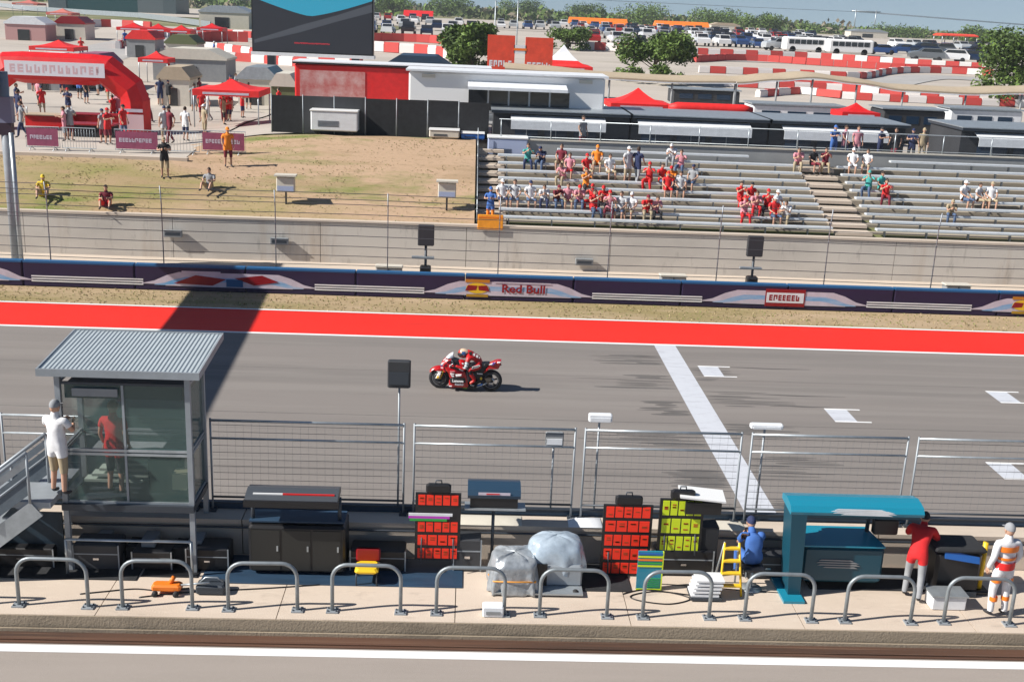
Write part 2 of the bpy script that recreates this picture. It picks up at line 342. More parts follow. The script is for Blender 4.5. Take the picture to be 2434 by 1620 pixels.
# platform
mb = MB(); mb.b2((-400, 17.12, -.1), (400, 17.30, .29), conct); struct(mb.obj('platform_kerb'))
plat = layered('platform_concrete', (.58, .485, .40), [((.47, .385, .31), .8, (.35, 1, 1), .45, .65, .6), ((.30, .25, .21), 3.5, (.4, 1, 1), .6, .72, .45), ((.65, .56, .47), 9, (.3, 1, 1), .55, .7, .4)], rough=.9, bump=.25, bs=40)
mb = MB()
x = -60.
while x < 60: mb.b2((x, 17.14, .1), (x+2.985, 19.48, .30), plat); x += 3
struct(mb.obj('pit_wall_platform'))

# ------------------------------------------------------------------ pit wall and its fence
pw = thing('pit_wall', 'long low tan concrete pit wall with navy pad along its far side, beside the race track', 'wall', (0, 19.5, 0))
mb = MB(); x = -60
while x < 60: mb.b2((x, 0, 0), (x+3.98, .42, .92), concl); mb.b2((x, -.03, .92), (x+3.98, .45, 1.0), concl); x += 4
mb.obj('wall', pw)
mb = MB(); mb.b2((-60, .46, .35), (60, .54, 1.10), navy); mb.b2((-60, .45, 1.10), (60, .56, 1.13), dsteel); mb.obj('navy_pad', pw)
mb = MB(); mb.tube([(-60, -.06, .86), (60, -.06, .86)], .022, dsteel); mb.obj('pipe', pw)
FY = 19.86
gaps = [(-12.9, -8.5), (-8.4, -4.95), (-4.62, -1.05), (-.86, 2.14), (2.33, 5.28), (5.48, 8.46), (8.66, 11.8), (12., 15.2)]
words = ['leftmost panel', 'panel behind the glass booth', 'panel right of the glass booth', 'panel behind the small navy canopy', 'panel above the silver covered trolley', 'panel crossed by the start line', 'panel above the teal stand', 'far right panel']
for (a, b), wd in zip(gaps, words[:8]):
    f = thing('fence_panel', 'steel wire catch fence on the pit wall, '+wd, 'fence', (a, FY, 1.0), group='catch fence panels on the pit wall')
    W_ = b-a
    mb = MB(); mb.tube([(0, 0, 1.80), (W_, 0, 1.80)], .026, galv); mb.obj('top_rail', f)
    mb = MB(); mb.tube([(0, 0, 1.45), (W_, 0, 1.45)], .022, galv); mb.obj('mid_rail', f)
    mb = MB(); mb.tube([(0, 0, .28), (W_, 0, .28)], .022, dsteel); mb.obj('bottom_rail', f)
    for x in (.0, W_):
        mb = MB(); mb.tube([(x, 0, 0), (x, 0, 1.84)], .020, steel); mb.box((x, 0, .02), (.14, .16, .04), dsteel); mb.obj('post', f)
    mb = MB()
    for i in range(11): mb.tube([(.03, .012, .36+i*.135), (W_-.03, .012, .36+i*.135)], .0045, wire, 4, False)
    k = 0.15
    while k < W_-.05: mb.tube([(k, .02, .28), (k, .02, 1.8)], .0016, bwire, 3, False); k += .15
    mb.obj('wire_mesh', f)

# steel hoop rails on the platform edge
hx = [-8.55, -6.77, -5.04, -3.27, -1.52, 0.25, 2.02, 3.80, 5.58, 7.33, 9.09, 10.85]
hoopw = ['at the far left edge', 'below the grey stairs', 'under the right leg of the glass booth', 'in front of the black timing stand', 'in front of the yellow seat', 'left of the silver covered trolley', 'in front of the silver covered trolley', 'below the yellow and red boards', 'left of the teal stand', 'in front of the teal stand', 'in front of the person in orange and white', 'at the far right edge']
proto = None
for X, wd in zip(hx, hoopw):
    if proto is None:
        t = thing('hoop_rail', '', 'rail', (X, 17.42, .30), group='grey steel hoop rails along the platform edge')
        mb = MB(); w2, h, r = .58, .88, .26; pts = [(-w2, 0, 0), (-w2, 0, h-r)]+[(-w2+r-r*math.cos(a), 0, h-r+r*math.sin(a)) for a in [math.pi/2*k/6 for k in range(1, 7)]]+[(w2-r+r*math.sin(a), 0, h-r+r*math.cos(a)) for a in [math.pi/2*k/6 for k in range(0, 7)]]+[(w2, 0, 0)]
        mb.tube(pts, .033, mat('hoop_steel', (.27, .30, .32), .5, .5, var=.12, vs=5), 10); mb.obj('hoop', t)
        for s_ in (-1, 1):
            mb = MB(); mb.box((s_*w2, 0, .012), (.2, .18, .024), steel)
            for a in (-.07, .07): mb.tube([(s_*w2+a, .05, .024), (s_*w2+a, .05, .045)], .014, dsteel, 6); mb.tube([(s_*w2+a, -.05, .024), (s_*w2+a, -.05, .045)], .014, dsteel, 6)
            mb.obj('foot_plate', t)
        proto = t
    else: t = dup(proto, loc=(X, 17.42+rn.uniform(-.02, .02), .30), rz=rn.uniform(-.03, .03))
    t['label'] = 'bent grey steel hoop rail '+wd

# ------------------------------------------------------------------ far side barrier, debris fence, retaining wall
bn = thing('padded_barrier', 'long navy padded trackside barrier with white stripes and winged sponsor emblems', 'barrier', (0, 40.72, 0))
navyb = mat('barrier_navy', (.016, .008, .045), .5, var=.15, vs=2, stretch=(.3, 1, 1)); blueedge = mat('barrier_blue_edge', (.01, .095, .24), .5)
skyb = mat('emblem_sky_blue', (.10, .34, .62), .5, col2=(.42, .5, .66), vs=1.5, stretch=(.6, 1, 4)); pinkw = mat('emblem_pale', (.56, .50, .58), .5, var=.12, vs=2)
x = -60
while x < 70:
    mb = MB(); mb.rbox((x+1.995, .2, .47), (3.985, .4, .94), navyb, .05); mb.b2((x+.02, -.006, .885), (x+3.97, .30, .955), blueedge); mb.obj('barrier_block', bn); x += 4
def hump(mb, xc, w0, w1, z0, z1, m, y, drop=.0):
    """winged hump outline on the barrier face"""
    n = 14; top = []; bot = []
    for i in range(n+1):
        t = -1+2*i/n; a = abs(t); k = 1 if a < .55 else .5+.5*math.cos((a-.55)/.45*math.pi)
        top.append((xc+t*w1, y, z0+.02+(z1-z0)*k)); bot.append((xc+t*w1, y, z0-drop*k))
    mb.strip(bot, top, m)
mb = MB(); FYB = -.012
def stripes(x0, x1):
    for z in (.20, .29, .38): mb.b2((x0, -.014, z), (x1, -.009, z+.045), whitepaint)
hc = [-18.8, -8.6, 1.6, 11.9, 22.1, -29]
hs = sorted(hc); edges = [-60]+[e for c in hs for e in (c-3.1, c+3.1)]+[70]
for a, b in zip(edges[::2], edges[1::2]):
    mb = MB(); stripes(a, b); mb.obj('stripes', bn)
for j, xc in enumerate(hs):
    mb = MB(); hump(mb, xc, 0, 3.15, .25, .70, pinkw, -.013, .0); hump(mb, xc, 0, 2.7, .22, .52, skyb, -.017, .03); hump(mb, xc, 0, 2.3, .2, .36, pinkw, -.021, .0)
    kind = {0: 'R', 1: 'S', 2: 'W', 3: 'B', 4: 'R', 5: 'B'}[j]
    if kind == 'B':
        mb.b2((xc-1.6, -.03, .68), (xc-.7, -.024, .80), gold); mb.b2((xc-1.55, -.03, .14), (xc-.75, -.024, .24), gold)
        mb.prism([(xc-1.15+.42*math.cos(a), -.027, .47+.2*math.sin(a)) for a in [k*math.pi/8 for k in range(16)]], (0, -.004, 0), yellow)
        mb.prism([(xc-1.6, -.032, .36), (xc-1.2, -.032, .40), (xc-1.15, -.032, .56), (xc-1.5, -.032, .58)], (0, -.004, 0), redd); mb.prism([(xc-.7, -.032, .36), (xc-1.1, -.032, .40), (xc-1.12, -.032, .56), (xc-.8, -.032, .58)], (0, -.004, 0), redd)
    elif kind == 'R':
        mb.b2((xc-.75, -.03, .14), (xc+.75, -.024, .80), redd); mb.b2((xc-.7, -.036, .28), (xc+.7, -.03, .66), whitev); glyph_row(mb, xc-.6, xc+.6, -.036, .36, .58, redd, random.Random(4))
    else:
        rr = random.Random(j)
        mb.prism([(xc-2, -.03, .3), (xc-.6, -.03, .25), (xc-.1, -.03, .5), (xc-1.2, -.03, .62)], (0, -.004, 0), redd); mb.prism([(xc+.2, -.03, .55), (xc+1.2, -.03, .68), (xc+1.8, -.03, .45), (xc+.9, -.03, .3)], (0, -.004, 0), redd)
        mb.b2((xc-1.7, -.03, .70), (xc-.3, -.026, .77), pinkw); mb.b2((xc-.1, -.034, .22), (xc+.5, -.03, .5), blueedge)
    o = mb.obj('emblem', bn)
    if kind == 'B':
        text_obj('lettering', 'Red Bull', .42, redd, o, (xc+.55, -.04, .47), (R(90), 0, 0), .012, 1.15)
        mb = MB(); mb.b2((xc-.55, -.034, .70), (xc+1.55, -.03, .735), pinkw); mb.obj('underline', o)

df = thing('debris_fence', 'tall debris fence of dark cables on slim posts behind the padded barrier', 'fence', (0, 41.3, 0))
zs = [1.02, 1.37, 1.73, 2.12, 2.47, 2.60, 2.92, 3.28, 3.46, 3.68]
for z in zs:
    mb = MB(); mb.tube([(-60+i*4, .015*math.sin(i), z-.02*math.sin(i*1.7)) for i in range(33)], .013, wire, 5); mb.obj('cable', df)
for i in range(25):
    x = -48+i*4.1
    mb = MB(); mb.tube([(x, .06, 0), (x, .06, 3.1), (x, -.05, 3.75)], .022, bwire, 6); mb.box((x, .06, .03), (.2, .2, .06), steel); mb.obj('post', df)

rw = thing('retaining_wall', 'stained grey concrete retaining wall below the grass bank and grandstand', 'wall', (0, 46.3, 0))
mb = MB(); x = -60
while x < 70: mb.b2((x, 0, -.1), (x+5.98, .2, 1.70), conc); x += 6
mb.obj('wall', rw)
mb = MB(); mb.b2((-60, -.04, 1.70), (70, .32, 1.79), concl); mb.obj('coping', rw)
# small wall boxes
for px, py, wd in ((412, 555, 'left one'), (665, 573, 'second from the left'), (1388, 622, 'small one near the wall foot')):
    p = V(px, py, 46.25); mb = MB(); mb.rbox((0, -.08, 0), (.75, .16, .26), greyp, .02); mb.b2((-.3, -.17, -.05), (.3, -.16, .05), dsteel); mb.b2((-.36, -.2, .13), (.36, 0, .155), galv)
    tag(mb.obj('vent_box', loc=p), 'grey louvred box fixed on the retaining wall, '+wd, 'vent box', 'boxes on the retaining wall')
# loudspeaker / marshal posts behind the barrier
def marshal_post(px, wd):
    p = V(px, 600, 42.6); t = thing('marshal_post', 'dark signal cabinet on a short post behind the barrier, '+wd, 'signal post', (p.x, 42.6, .015), group='signal cabinets behind the padded barrier')
    mb = MB(); mb.tube([(0, 0, 0), (0, 0, 1.6)], .05, dsteel); mb.obj('pole', t)
    mb = MB(); mb.rbox((0, -.02, 2.0), (.62, .18, .8), dgrey, .03); mb.obj('light_panel', t)
    mb = MB(); mb.rbox((0, 0, .42), (.42, .36, .8), black, .04); mb.obj('cabinet', t)
    mb = MB(); mb.box((-.1, -.05, 1.15), (.85, .2, .07), galv); mb.obj('shelf', t)
    return t
marshal_post(1012, 'left of the two'); marshal_post(1793, 'right of the two')
for px, wd in ((925, 'beside the left signal cabinet'), (1600, 'between the two signal cabinets'), (2278, 'near the right edge')):
    p = V(px, 650, 43.2); mb = MB(); mb.rbox((0, 0, .3), (1.0, .45, .6), greyp, .04); mb.rbox((0, 0, .62), (1.06, .5, .06), cream, .02); mb.b2((-.02, -.24, .02), (.02, -.225, .58), dsteel)
    tag(mb.obj('storage_bin', loc=(p.x, 43.2, .02)), 'low grey storage bin with pale lid on the service strip, '+wd, 'bin', 'storage bins on the service strip')

# start gantry: mostly out of frame on the left, its shadow crosses the track
gt = thing('start_gantry', 'grey start gantry leg at the left edge with its dark sign beam overhead', 'gantry', (0, 0, 0))
gp = V(40, 610, 43.6)
mb = MB(); mb.tube([(gp.x, 43.6, 0), (gp.x, 43.6, 7.4)], .2, steel, 14); mb.box((gp.x, 43.6, .1), (.8, .8, .2), conc); mb.obj('leg', gt)
gx = gp.x-.6
mb = MB(); mb.tube([(gx, 18.9, 0), (gx, 18.9, 7.4)], .2, steel, 14); mb.obj('leg', gt)
mb = MB(); mb.prism([(gx-.5, 43.4, 6.5), (gx+.22, 43.4, 6.5), (gx+1.5, 18.6, 6.5), (gx+.78, 18.6, 6.5)], (0, 0, 1.7), mat('gantry_navy', (.018, .02, .05), .5, var=.1)); mb.obj('beam', gt)
mb = MB(); mb.b2((gx-.55, 43.4, 5.55), (gx+.9, 43.75, 6.5), mat('gantry_panel_grey', (.2, .22, .32), .5)); mb.b2((gx-.5, 43.4, 5.1), (gx+.86, 43.7, 5.55), mat('gantry_dark', (.03, .015, .03), .5)); mb.obj('sign_panel', gt)
mb = MB(); mb.tube([(gp.x+.26, 43.35, 0), (gp.x+.26, 43.35, 5.2)], .09, galv); mb.obj('conduit', gt)
# ------------------------------------------------------------------ grandstand
gs = thing('grandstand', 'open grandstand of long pale aluminium benches on concrete steps above the retaining wall', 'grandstand', (0, 0, 0))
def rowz(i): return 2.0+.2*i+.0040*i*i
def rowy(i): return 47.55+.77*i
stepc = layered('stand_concrete', (.36, .315, .255), [((.27, .235, .19), .8, (.3, 1, 1), .45, .65, .7), ((.2, .17, .14), 4, (.4, 1, 1), .58, .7, .4)], rough=.95)
SX0, SX1 = .35, 62
mb = MB()
for i in range(10):
    zt = rowz(i)-.43; mb.b2((SX0, rowy(i)-.5, zt-.75), (SX1, rowy(i)+.30, zt), stepc)
mb.b2((SX0, 46.65, 1.0), (SX1, 47.04, 1.62), stepc)
mb.obj('terrace', gs)
segs = [(1.35, 15.6), (17.5, 31.5), (33.2, 47)]
for i in range(10):
    for j, (a, b) in enumerate(segs):
        if i == 9: a, b = ((4.2, 13.4), (20.3, 30), (35, 46))[j]
        mb = MB(); z = rowz(i); y = rowy(i)
        mb.rbox(((a+b)/2, y, z-.035), (b-a, .30, .10), bench, .012)
        k = a+.4
        while k < b: mb.box((k, y+.03, z-.24), (.05, .16, .34), steel); k += 1.83
        mb.obj('bench', gs)
for xa, wd in ((.45, 1.2), (15.75, 1.6), (31.7, 1.4)):
    mb = MB()
    for k in range(20):
        i = k/2; z = rowz(i)-.43+(.0 if k % 2 == 0 else .1)
        mb.b2((xa, rowy(i)-.5, z-.1), (xa+wd, rowy(i)-.12, z+.03), concl)
    mb.obj('aisle_steps', gs)
mb = MB()
for k in range(7): mb.tube([(SX0+.05, 46.9+k*1.3, rowz(k*1.69)-.4), (SX0+.05, 46.9+k*1.3, rowz(k*1.69)+.5)], .02, galv, 6)
mb.tube([(SX0+.05, 46.9, 2.5), (SX0+.05, 54.7, 4.6)], .02, galv, 6); mb.obj('side_rail', gs)

# concourse deck with its railing
cd = thing('concourse_deck', 'grey concrete walkway deck with thin railing along the top of the grandstand', 'deck', (0, 0, 0))
mb = MB(); mb.b2((1.4, 55.36, 3.1), (62, 59.6, 3.86), mat('deck_grey', (.23, .24, .25), .85, var=.12, vs=1)); mb.obj('deck', cd); mb = MB(); mb.b2((1.4, 55.15, 3.1), (62, 55.35, 4.40), mat('parapet_grey', (.30, .31, .32), .85, var=.1, vs=1)); mb.b2((1.4, 55.10, 4.40), (62, 55.4, 4.45), cream); mb.obj('parapet', cd)
mb = MB(); mb.tube([(1.4, 55.2, 5.35), (62, 55.2, 5.35)], .025, galv, 6); mb.tube([(1.4, 55.2, 4.55), (62, 55.2, 4.55)], .018, galv, 6)
for i in range(13): mb.tube([(1.4, 55.21, 4.60+i*.058), (62, 55.21, 4.60+i*.058)], .004, wire, 3, False)
mb.obj('railing', cd)
for i in range(26): mb = MB(); mb.tube([(1.5+i*2.4, 55.2, 4.4), (1.5+i*2.4, 55.2, 5.35)], .025, galv, 6); mb.obj('post', cd)

# row of dark concession cabins with white service flaps
cabs = [(1.2, 8.3, (2.1, 7.0), 'leftmost, beside the blue bin'), (8.4, 15.6, (8.7, 14.6), 'second from the left'), (15.7, 22.9, (16.3, 21.8), 'middle one, left of the stairs gap'), (25.9, 33.2, (26.6, 32.8), 'far right with long grey flap')]
for (a, b, (fa, fb), wd) in cabs:
    t = thing('concession_cabin', 'dark concession cabin with white flap, '+wd, 'kiosk', ((a+b)/2, 59.8, 3.3), group='dark concession cabins behind the grandstand')
    c = (a+b)/2; mb = MB(); mb.b2((a-c, 0, 0), (b-c, 4.2, 1.98), dgrey); mb.obj('wall', t)
    mb = MB(); mb.b2((a-c-.1, -.35, 1.98), (b-c+.1, 4.4, 2.12), dsteel); mb.b2((a-c-.12, -.38, 2.12), (b-c+.12, 4.42, 2.17), galv); mb.obj('roof', t)
    mb = MB(); mb.prism([(fa-c, -.02, 1.90), (fa-c, -.7, 1.66), (fa-c, -.7, 1.62), (fa-c, -.02, 1.85)], (fb-fa, 0, 0), whitev); mb.b2((fa-c, -.73, 1.22), (fb-c, -.70, 1.64), whitev); mb.obj('flap', t)
    n = 3
    for k in range(n):
        xa = fa-c+.25+(fb-fa-.3)*k/n; xb = xa+(fb-fa-.3)/n-.35
        mb = MB(); mb.b2((xa, -.04, .55), (xb, -.01, 1.30), winb); o = mb.obj('window', t)
        mb = MB(); mb.b2((xa-.04, -.06, .51), (xb+.04, -.045, .55), galv); mb.b2(((xa+xb)/2-.02, -.06, .55), ((xa+xb)/2+.02, -.045, 1.35), steel); mb.obj('frame', o)
    mb = MB(); mb.b2((fa-c, -.35, .46), (fb-c, -.0, .51), galv); mb.obj('counter', t)

# ------------------------------------------------------------------ behind the bank, right of centre
def px_box(px0, px1, ytop, ybot, Y):
    """world extents of something seen between these picture columns/rows that stands at distance Y"""
    xm = (px0+px1)/2; a = V(px0, ytop, Y); b = V(px1, ytop, Y); return a.x, b.x, V(xm, ybot, Y).z, V(xm, ytop, Y).z
# black screen fence with equipment
x0, x1, zb, zt = px_box(645, 1165, 243, 335, 56.3); zb = 4.2
t = thing('screen_fence', 'black screened compound fence on top of the grass bank', 'fence', (x0, 56.3, zb))
L = x1-x0; n = 7
for k in range(n):
    mb = MB(); mb.b2((L*k/n+.03, 0, .02), (L*(k+1)/n-.03, .04, 1.78+.02*(k % 3)), blackcl if k not in (1, 2) else dgrey); mb.obj('panel', t)
    mb = MB(); mb.tube([(L*k/n, .02, 0), (L*k/n, .02, 1.85)], .03, steel, 6); mb.obj('post', t)
# white van-like generator and boxes in front of it
def gen(name, label, cat, px0, px1, yt, yb, Y, body, grp=None):
    x0, x1, zb, zt = px_box(px0, px1, yt, yb, Y); zb = ground_z((x0+x1)/2, Y)+.05; w_ = x1-x0; h = zt-zb
    t = thing(name, label, cat, ((x0+x1)/2, Y, zb), group=grp)
    mb = MB(); mb.rbox((0, .5, h*.55), (w_, 1.0, h*.78), body, .05); mb.obj('body', t)
    mb = MB(); mb.rbox((0, .5, h*.97), (w_*1.03, 1.06, h*.07), white, .02); mb.obj('lid', t)
    mb = MB()
    for k in range(5): mb.b2((-w_*.35, -.012, h*(.34+k*.05)), (w_*.1, -.002, h*(.36+k*.05)), dsteel)
    mb.obj('louvre', t)
    for s_ in (-1, 1): mb = MB(); mb.lathe([(0, -.06), (h*.17, -.06), (h*.17, .06), (0, .06)], rubber, 12, (s_*w_*.35, .12, h*.17), 'Y'); mb.obj('wheel', t)
    return t
gen('generator', 'white trailer generator parked before the black screen fence', 'generator', 738, 850, 262, 330, 55.5, whitev)
gen('storage_chest', 'beige wheeled chest right of the black screen fence', 'chest', 1020, 1092, 309, 345, 55.2, cream)
gen('recycling_bin', 'low blue wheeled bin at the left end of the concession cabins', 'bin', 1096, 1152, 317, 350, 55.3, blue)
gen('folding_counter', 'pale blue slanted counter box at the left top of the grandstand', 'counter', 1160, 1255, 326, 352, 54.9, mat('pale_blue', (.38, .44, .62), .5))

# white hospitality trailer
x0, x1, zb, zt = px_box(972, 1440, 178, 262, 62); zb = 4.1
t = thing('hospitality_trailer', 'long white hospitality trailer with dark window band behind the cabins', 'trailer', (x0, 62, zb)); L = x1-x0; h = zt-zb
mb = MB(); mb.rbox((L/2, 1.4, h*.55), (L, 2.8, h*.9), white, .08); mb.obj('body', t)
mb = MB(); mb.b2((-.15, -.25, h+.02), (L+.15, 3, h+.12), whitev); mb.obj('roof', t)
mb = MB(); mb.prism([(L*.3, -.02, h*.86), (L*.3, -1.5, h*.80), (L*.3, -1.5, h*.75), (L*.3, -.02, h*.80)], (L*.5, 0, 0), whitev); mb.obj('awning', t)
for k in range(5):
    xa = L*(.30+k*.105); mb = MB(); mb.b2((xa+.05, -.03, h*.36), (xa+L*.105-.05, -.004, h*.72), winw); o = mb.obj('window', t); mb = MB(); mb.b2((xa-.0, -.05, h*.34), (xa+L*.105, -.032, h*.36), galv); mb.obj('sill', o)
for k in (.1, .9): mb = MB(); mb.b2((L*k-.35, -.1, h*.90), (L*k+.35, -.02, h*.96), cream); mb.obj('lamp', t)
mb = MB(); mb.b2((0, -.04, h*.22), (L, -.01, h*.28), galv); mb.obj('trim', t)
# red trailer
x0, x1, zb, zt = px_box(700, 1165, 160, 232, 67); zb = 3.6
t = thing('red_trailer', 'long bright red trailer with pale roof edge behind the white hospitality trailer', 'trailer', (x0, 67, zb)); L = x1-x0; h = zt-zb
mb = MB(); mb.rbox((L/2, 1.4, h*.58), (L, 2.8, h*.84), red, .08); mb.obj('body', t); mb = MB(); mb.b2((-.1, -.1, h), (L+.1, 2.9, h+.1), blackcl); mb.b2((-.1, -.12, h+.1), (L+.1, 2.9, h+.16), whitev); mb.obj('roof', t)
mb = MB(); rr = random.Random(9); mb.b2((.3, -.03, h*.35), (L*.36, -.006, h*.9), mat('faded_poster', (.6, .42, .4), .6, col2=(.45, .08, .07), vs=1.2)); mb.obj('poster', t)
for k in range(3): mb = MB(); mb.lathe([(0, -.15), (.5, -.15), (.5, .15), (0, .15)], rubber, 16, (L*(.7+.08*k), .2, .5), 'Y'); mb.obj('wheel', t)
# blue roofed stand behind
def gable(name, label, cat, px0, px1, yt, yb, Y, wallm, roofmat, d=5.0, grp=None):
    x0, x1, zb, zt = px_box(px0, px1, yt, yb, Y); zb = max(ground_z((x0+x1)/2, Y)-.1, -9); h = max(2.7, zt-zb); w_ = x1-x0
    t = thing(name, label, cat, ((x0+x1)/2, Y, zb), group=grp)
    mb = MB(); mb.b2((-w_/2+.1, .1, 0), (w_/2-.1, d-.1, h*.72), wallm); mb.obj('wall', t)
    mb = MB(); mb.prism([(-w_/2, 0, h*.70), (w_/2, 0, h*.70), (w_/2, 0, h*.76), (w_*.25, 0, h), (-w_*.25, 0, h), (-w_/2, 0, h*.76)], (0, d, 0), roofmat); mb.obj('roof', t)
    mb = MB(); mb.b2((-w_*.18, .06, 0), (w_*.1, .1, h*.5), winw); mb.obj('opening', t)
    return t
gable('stall_building', 'small pale building with dark blue roof behind the red trailer', 'building', 905, 1080, 133, 165, 84, cream, navy)
gable('site_shed', 'small beige shed with open dark front left of the red trailer', 'shed', 560, 660, 160, 240, 78, cream, galv, 4)
gable('site_shed', 'low pale block behind the inflatable arch', 'shed', 360, 540, 175, 205, 92, greyp, cream, 4)

# canopies (pop-up tents)
def canopy(label, px0, px1, yt, ye, Y, cm, grp='pop-up canopies in the fan zone', peak=None, zb=None):
    x0, x1, _, zt = px_box(px0, px1, yt, ye, Y); ze = V((px0+px1)/2, ye, Y).z; g = ground_z((x0+x1)/2, Y)+.1 if zb is None else zb; w_ = x1-x0; d = min(w_, 4.5); ze = max(ze, g+2.0); zt = max(zt, ze+.5)
    t = thing('canopy_tent', label, 'canopy', ((x0+x1)/2, Y, g), group=grp); ze -= g; zt -= g
    mb = MB(); n = 5
    for sgn in range(4):
        a, b = [((-1, -1), (1, -1)), ((1, -1), (1, 1)), ((1, 1), (-1, 1)), ((-1, 1), (-1, -1))][sgn]
        A = Vector((a[0]*w_/2, a[1]*d/2+d/2, ze)); B = Vector((b[0]*w_/2, b[1]*d/2+d/2, ze)); P = Vector((0, d/2, zt))
        rows = []
        for k in range(n+1):
            u = k/n; s_ = 1-u**.75 if k else 1.; zz = ze+(zt-ze)*(u**1.5); rows.append([(Vector((A.x*s_, d/2+(A.y-d/2)*s_, zz))), Vector((B.x*s_, d/2+(B.y-d/2)*s_, zz))])
        for k in range(n): mb.quad(rows[k][0], rows[k][1], rows[k+1][1], rows[k+1][0], (peak if (peak and k >= 2) else cm))
    mb.obj('roof', t)
    mb = MB(); mb.b2((-w_/2, -.02, ze-.32), (w_/2, .0, ze), cm); mb.b2((-w_/2, d, ze-.32), (w_/2, d+.02, ze), cm); mb.b2((-w_/2-.02, 0, ze-.32), (-w_/2, d, ze), cm); mb.b2((w_/2, 0, ze-.32), (w_/2+.02, d, ze), cm)
    mb.b2((-w_*.35, -.03, ze-.24), (w_*.35, -.021, ze-.12), pinkw); mb.obj('valance', t)
    for sx in (-1, 1):
        for yy in (.03, d-.03): mb = MB(); mb.tube([(sx*(w_/2-.04), yy, 0), (sx*(w_/2-.04), yy, ze)], .035, galv, 6); mb.obj('leg', t)
    return t
canopy('faded red pop-up canopy on the plaza right of the inflatable arch', 458, 615, 226, 272, 62.5, redb)
canopy('red pop-up canopy just behind the second dark cabin', 1455, 1600, 213, 250, 68, redb, zb=3.4)
canopy('tall red canopy with white peak between the two green trees', 1280, 1412, 108, 158, 88, redb, peak=whitev)
canopy('small red canopy at the right behind the cabins', 2005, 2095, 250, 268, 68, red, zb=3.4)
canopy('low red canopy seen through the arch', 75, 180, 198, 222, 95, redb)
canopy('red canopy right behind the arch shoulder', 330, 400, 183, 205, 88, redb)
for k, (a, b, yt, ye, Y, wd) in enumerate(((280, 345, 130, 148, 125, 'first'), (345, 400, 133, 150, 125, 'second'), (400, 455, 138, 155, 124, 'third'), (470, 530, 140, 153, 130, 'fourth'), (30, 90, 28, 60, 190, 'tallest, at the top left edge,'), (110, 170, 38, 90, 150, 'big pale'))):
    canopy('red canopy in the far row above the arch, %s from the left' % wd if k < 4 else 'red canopy far off, %s above the arch' % wd, a, b, yt, ye, Y, red if k < 4 else mat('faded_red', (.55, .16, .13), .7))
# long red inflatable bolster
x0, x1, zb, zt = px_box(1590, 1790, 250, 270, 66)
mb = MB(); zc = (zb+zt)/2; mb.tube([(x0, 66, zc)]+[(x0+(x1-x0)*k/10, 66, zc) for k in range(1, 10)]+[(x1, 66, zc)], [.2]+[.34]*9+[.2], redb, 14); mb.b2((x0+.5, 65.9, 3.4), (x0+.7, 66.1, zc), dsteel); mb.b2((x1-.7, 65.9, 3.4), (x1-.5, 66.1, zc), dsteel)
tag(mb.obj('inflatable_tube'), 'long horizontal red inflatable tube right of the red canopy behind the cabins', 'inflatable')
# orange-red banner towers
def bannert(px0, px1, yt, yb, Y, wd, k):
    x0, x1, zb, zt = px_box(px0, px1, yt, yb, Y); zb = ground_z(x0, Y); w_ = x1-x0
    t = thing('banner_tower', 'orange red printed banner tower, '+wd, 'banner', ((x0+x1)/2, Y, zb), group='banner towers beside the white peaked canopy'); h = zt-zb
    mb = MB(); mb.b2((-w_/2, 0, .3), (w_/2, .25, h), mat('banner_red', (.72, .07, .03), .6, var=.15, vs=2)); mb.obj('banner', t)
    mb = MB(); glyph_row(mb, -w_*.42, w_*.42, -.004, h*.60, h*.68, whitev, random.Random(k)); mb.obj('lettering', t); mb = MB(); glyph_row(mb, -w_*.42, w_*.42, -.004, h*.42, h*.49, pinkw, random.Random(k+8)); mb.obj('lettering', t)
    for s_ in (-1, 1): mb = MB(); mb.tube([(s_*w_*.45, .12, 0), (s_*w_*.45, .12, h)], .06, galv, 6); mb.obj('leg', t)
bannert(1160, 1225, 84, 172, 80, 'left one beside the tree', 1); bannert(1250, 1316, 90, 172, 80, 'right one beside the canopy', 2)
x0, x1, zb, zt = px_box(1222, 1252, 108, 128, 80); mb = MB(); mb.b2((x0, 80, zb), (x1, 80.15, zt), whitev); mb.b2((x0, 79.98, zb+.2), (x1, 79.99, zt-.2), orange); tag(mb.obj('cross_banner'), 'small white and orange banner strung between the two banner towers', 'banner')

# stretched fabric sail roof, tan and white, on posts
def sail(label, pxs, Y, d, grp):
    A = [V(x, y, Y) for x, y in pxs]; n = len(A)
    t = thing('sail_roof', label, 'shade sail', (A[0].x, Y, 3.4), group=grp); o = Vector((A[0].x, Y, 3.4))
    up = []; dn = []
    for i in range((n-1)*6+1):
        u = i/6; k = min(int(u), n-2); f = u-k; f = f*f*(3-2*f); p = A[k].lerp(A[k+1], u-k); p.z = A[k].z+(A[k+1].z-A[k].z)*f; up.append(p-o); dn.append(p-o+Vector((0, d, .25*d*.3)))
    mb = MB(); mb.strip(up, dn, tan, True); mb.strip([p+Vector((0, 0, -.10)) for p in up], up, tan); mb.strip([p+Vector((0, -.01, -.17)) for p in up], [p+Vector((0, -.01, -.11)) for p in up], whitev); mb.obj('fabric', t)
    for k in range(0, n):
        p = A[k]-o; mb = MB(); mb.tube([(p.x, .2, 0), (p.x, .2, p.z-.12)], .07, greyp, 8); mb.obj('mast', t)
sail('wavy tan fabric shade roof edge rising behind the white trailer', [(1200, 162), (1290, 168), (1450, 184), (1600, 192), (1750, 194)], 76, 3, 'shade sail roofs')
sail('wavy tan fabric shade roof with central crest at the right', [(1752, 195), (1850, 188), (1935, 183), (2040, 196), (2150, 213), (2300, 221), (2434, 219), (2560, 214)], 76, 3, 'shade sail roofs')

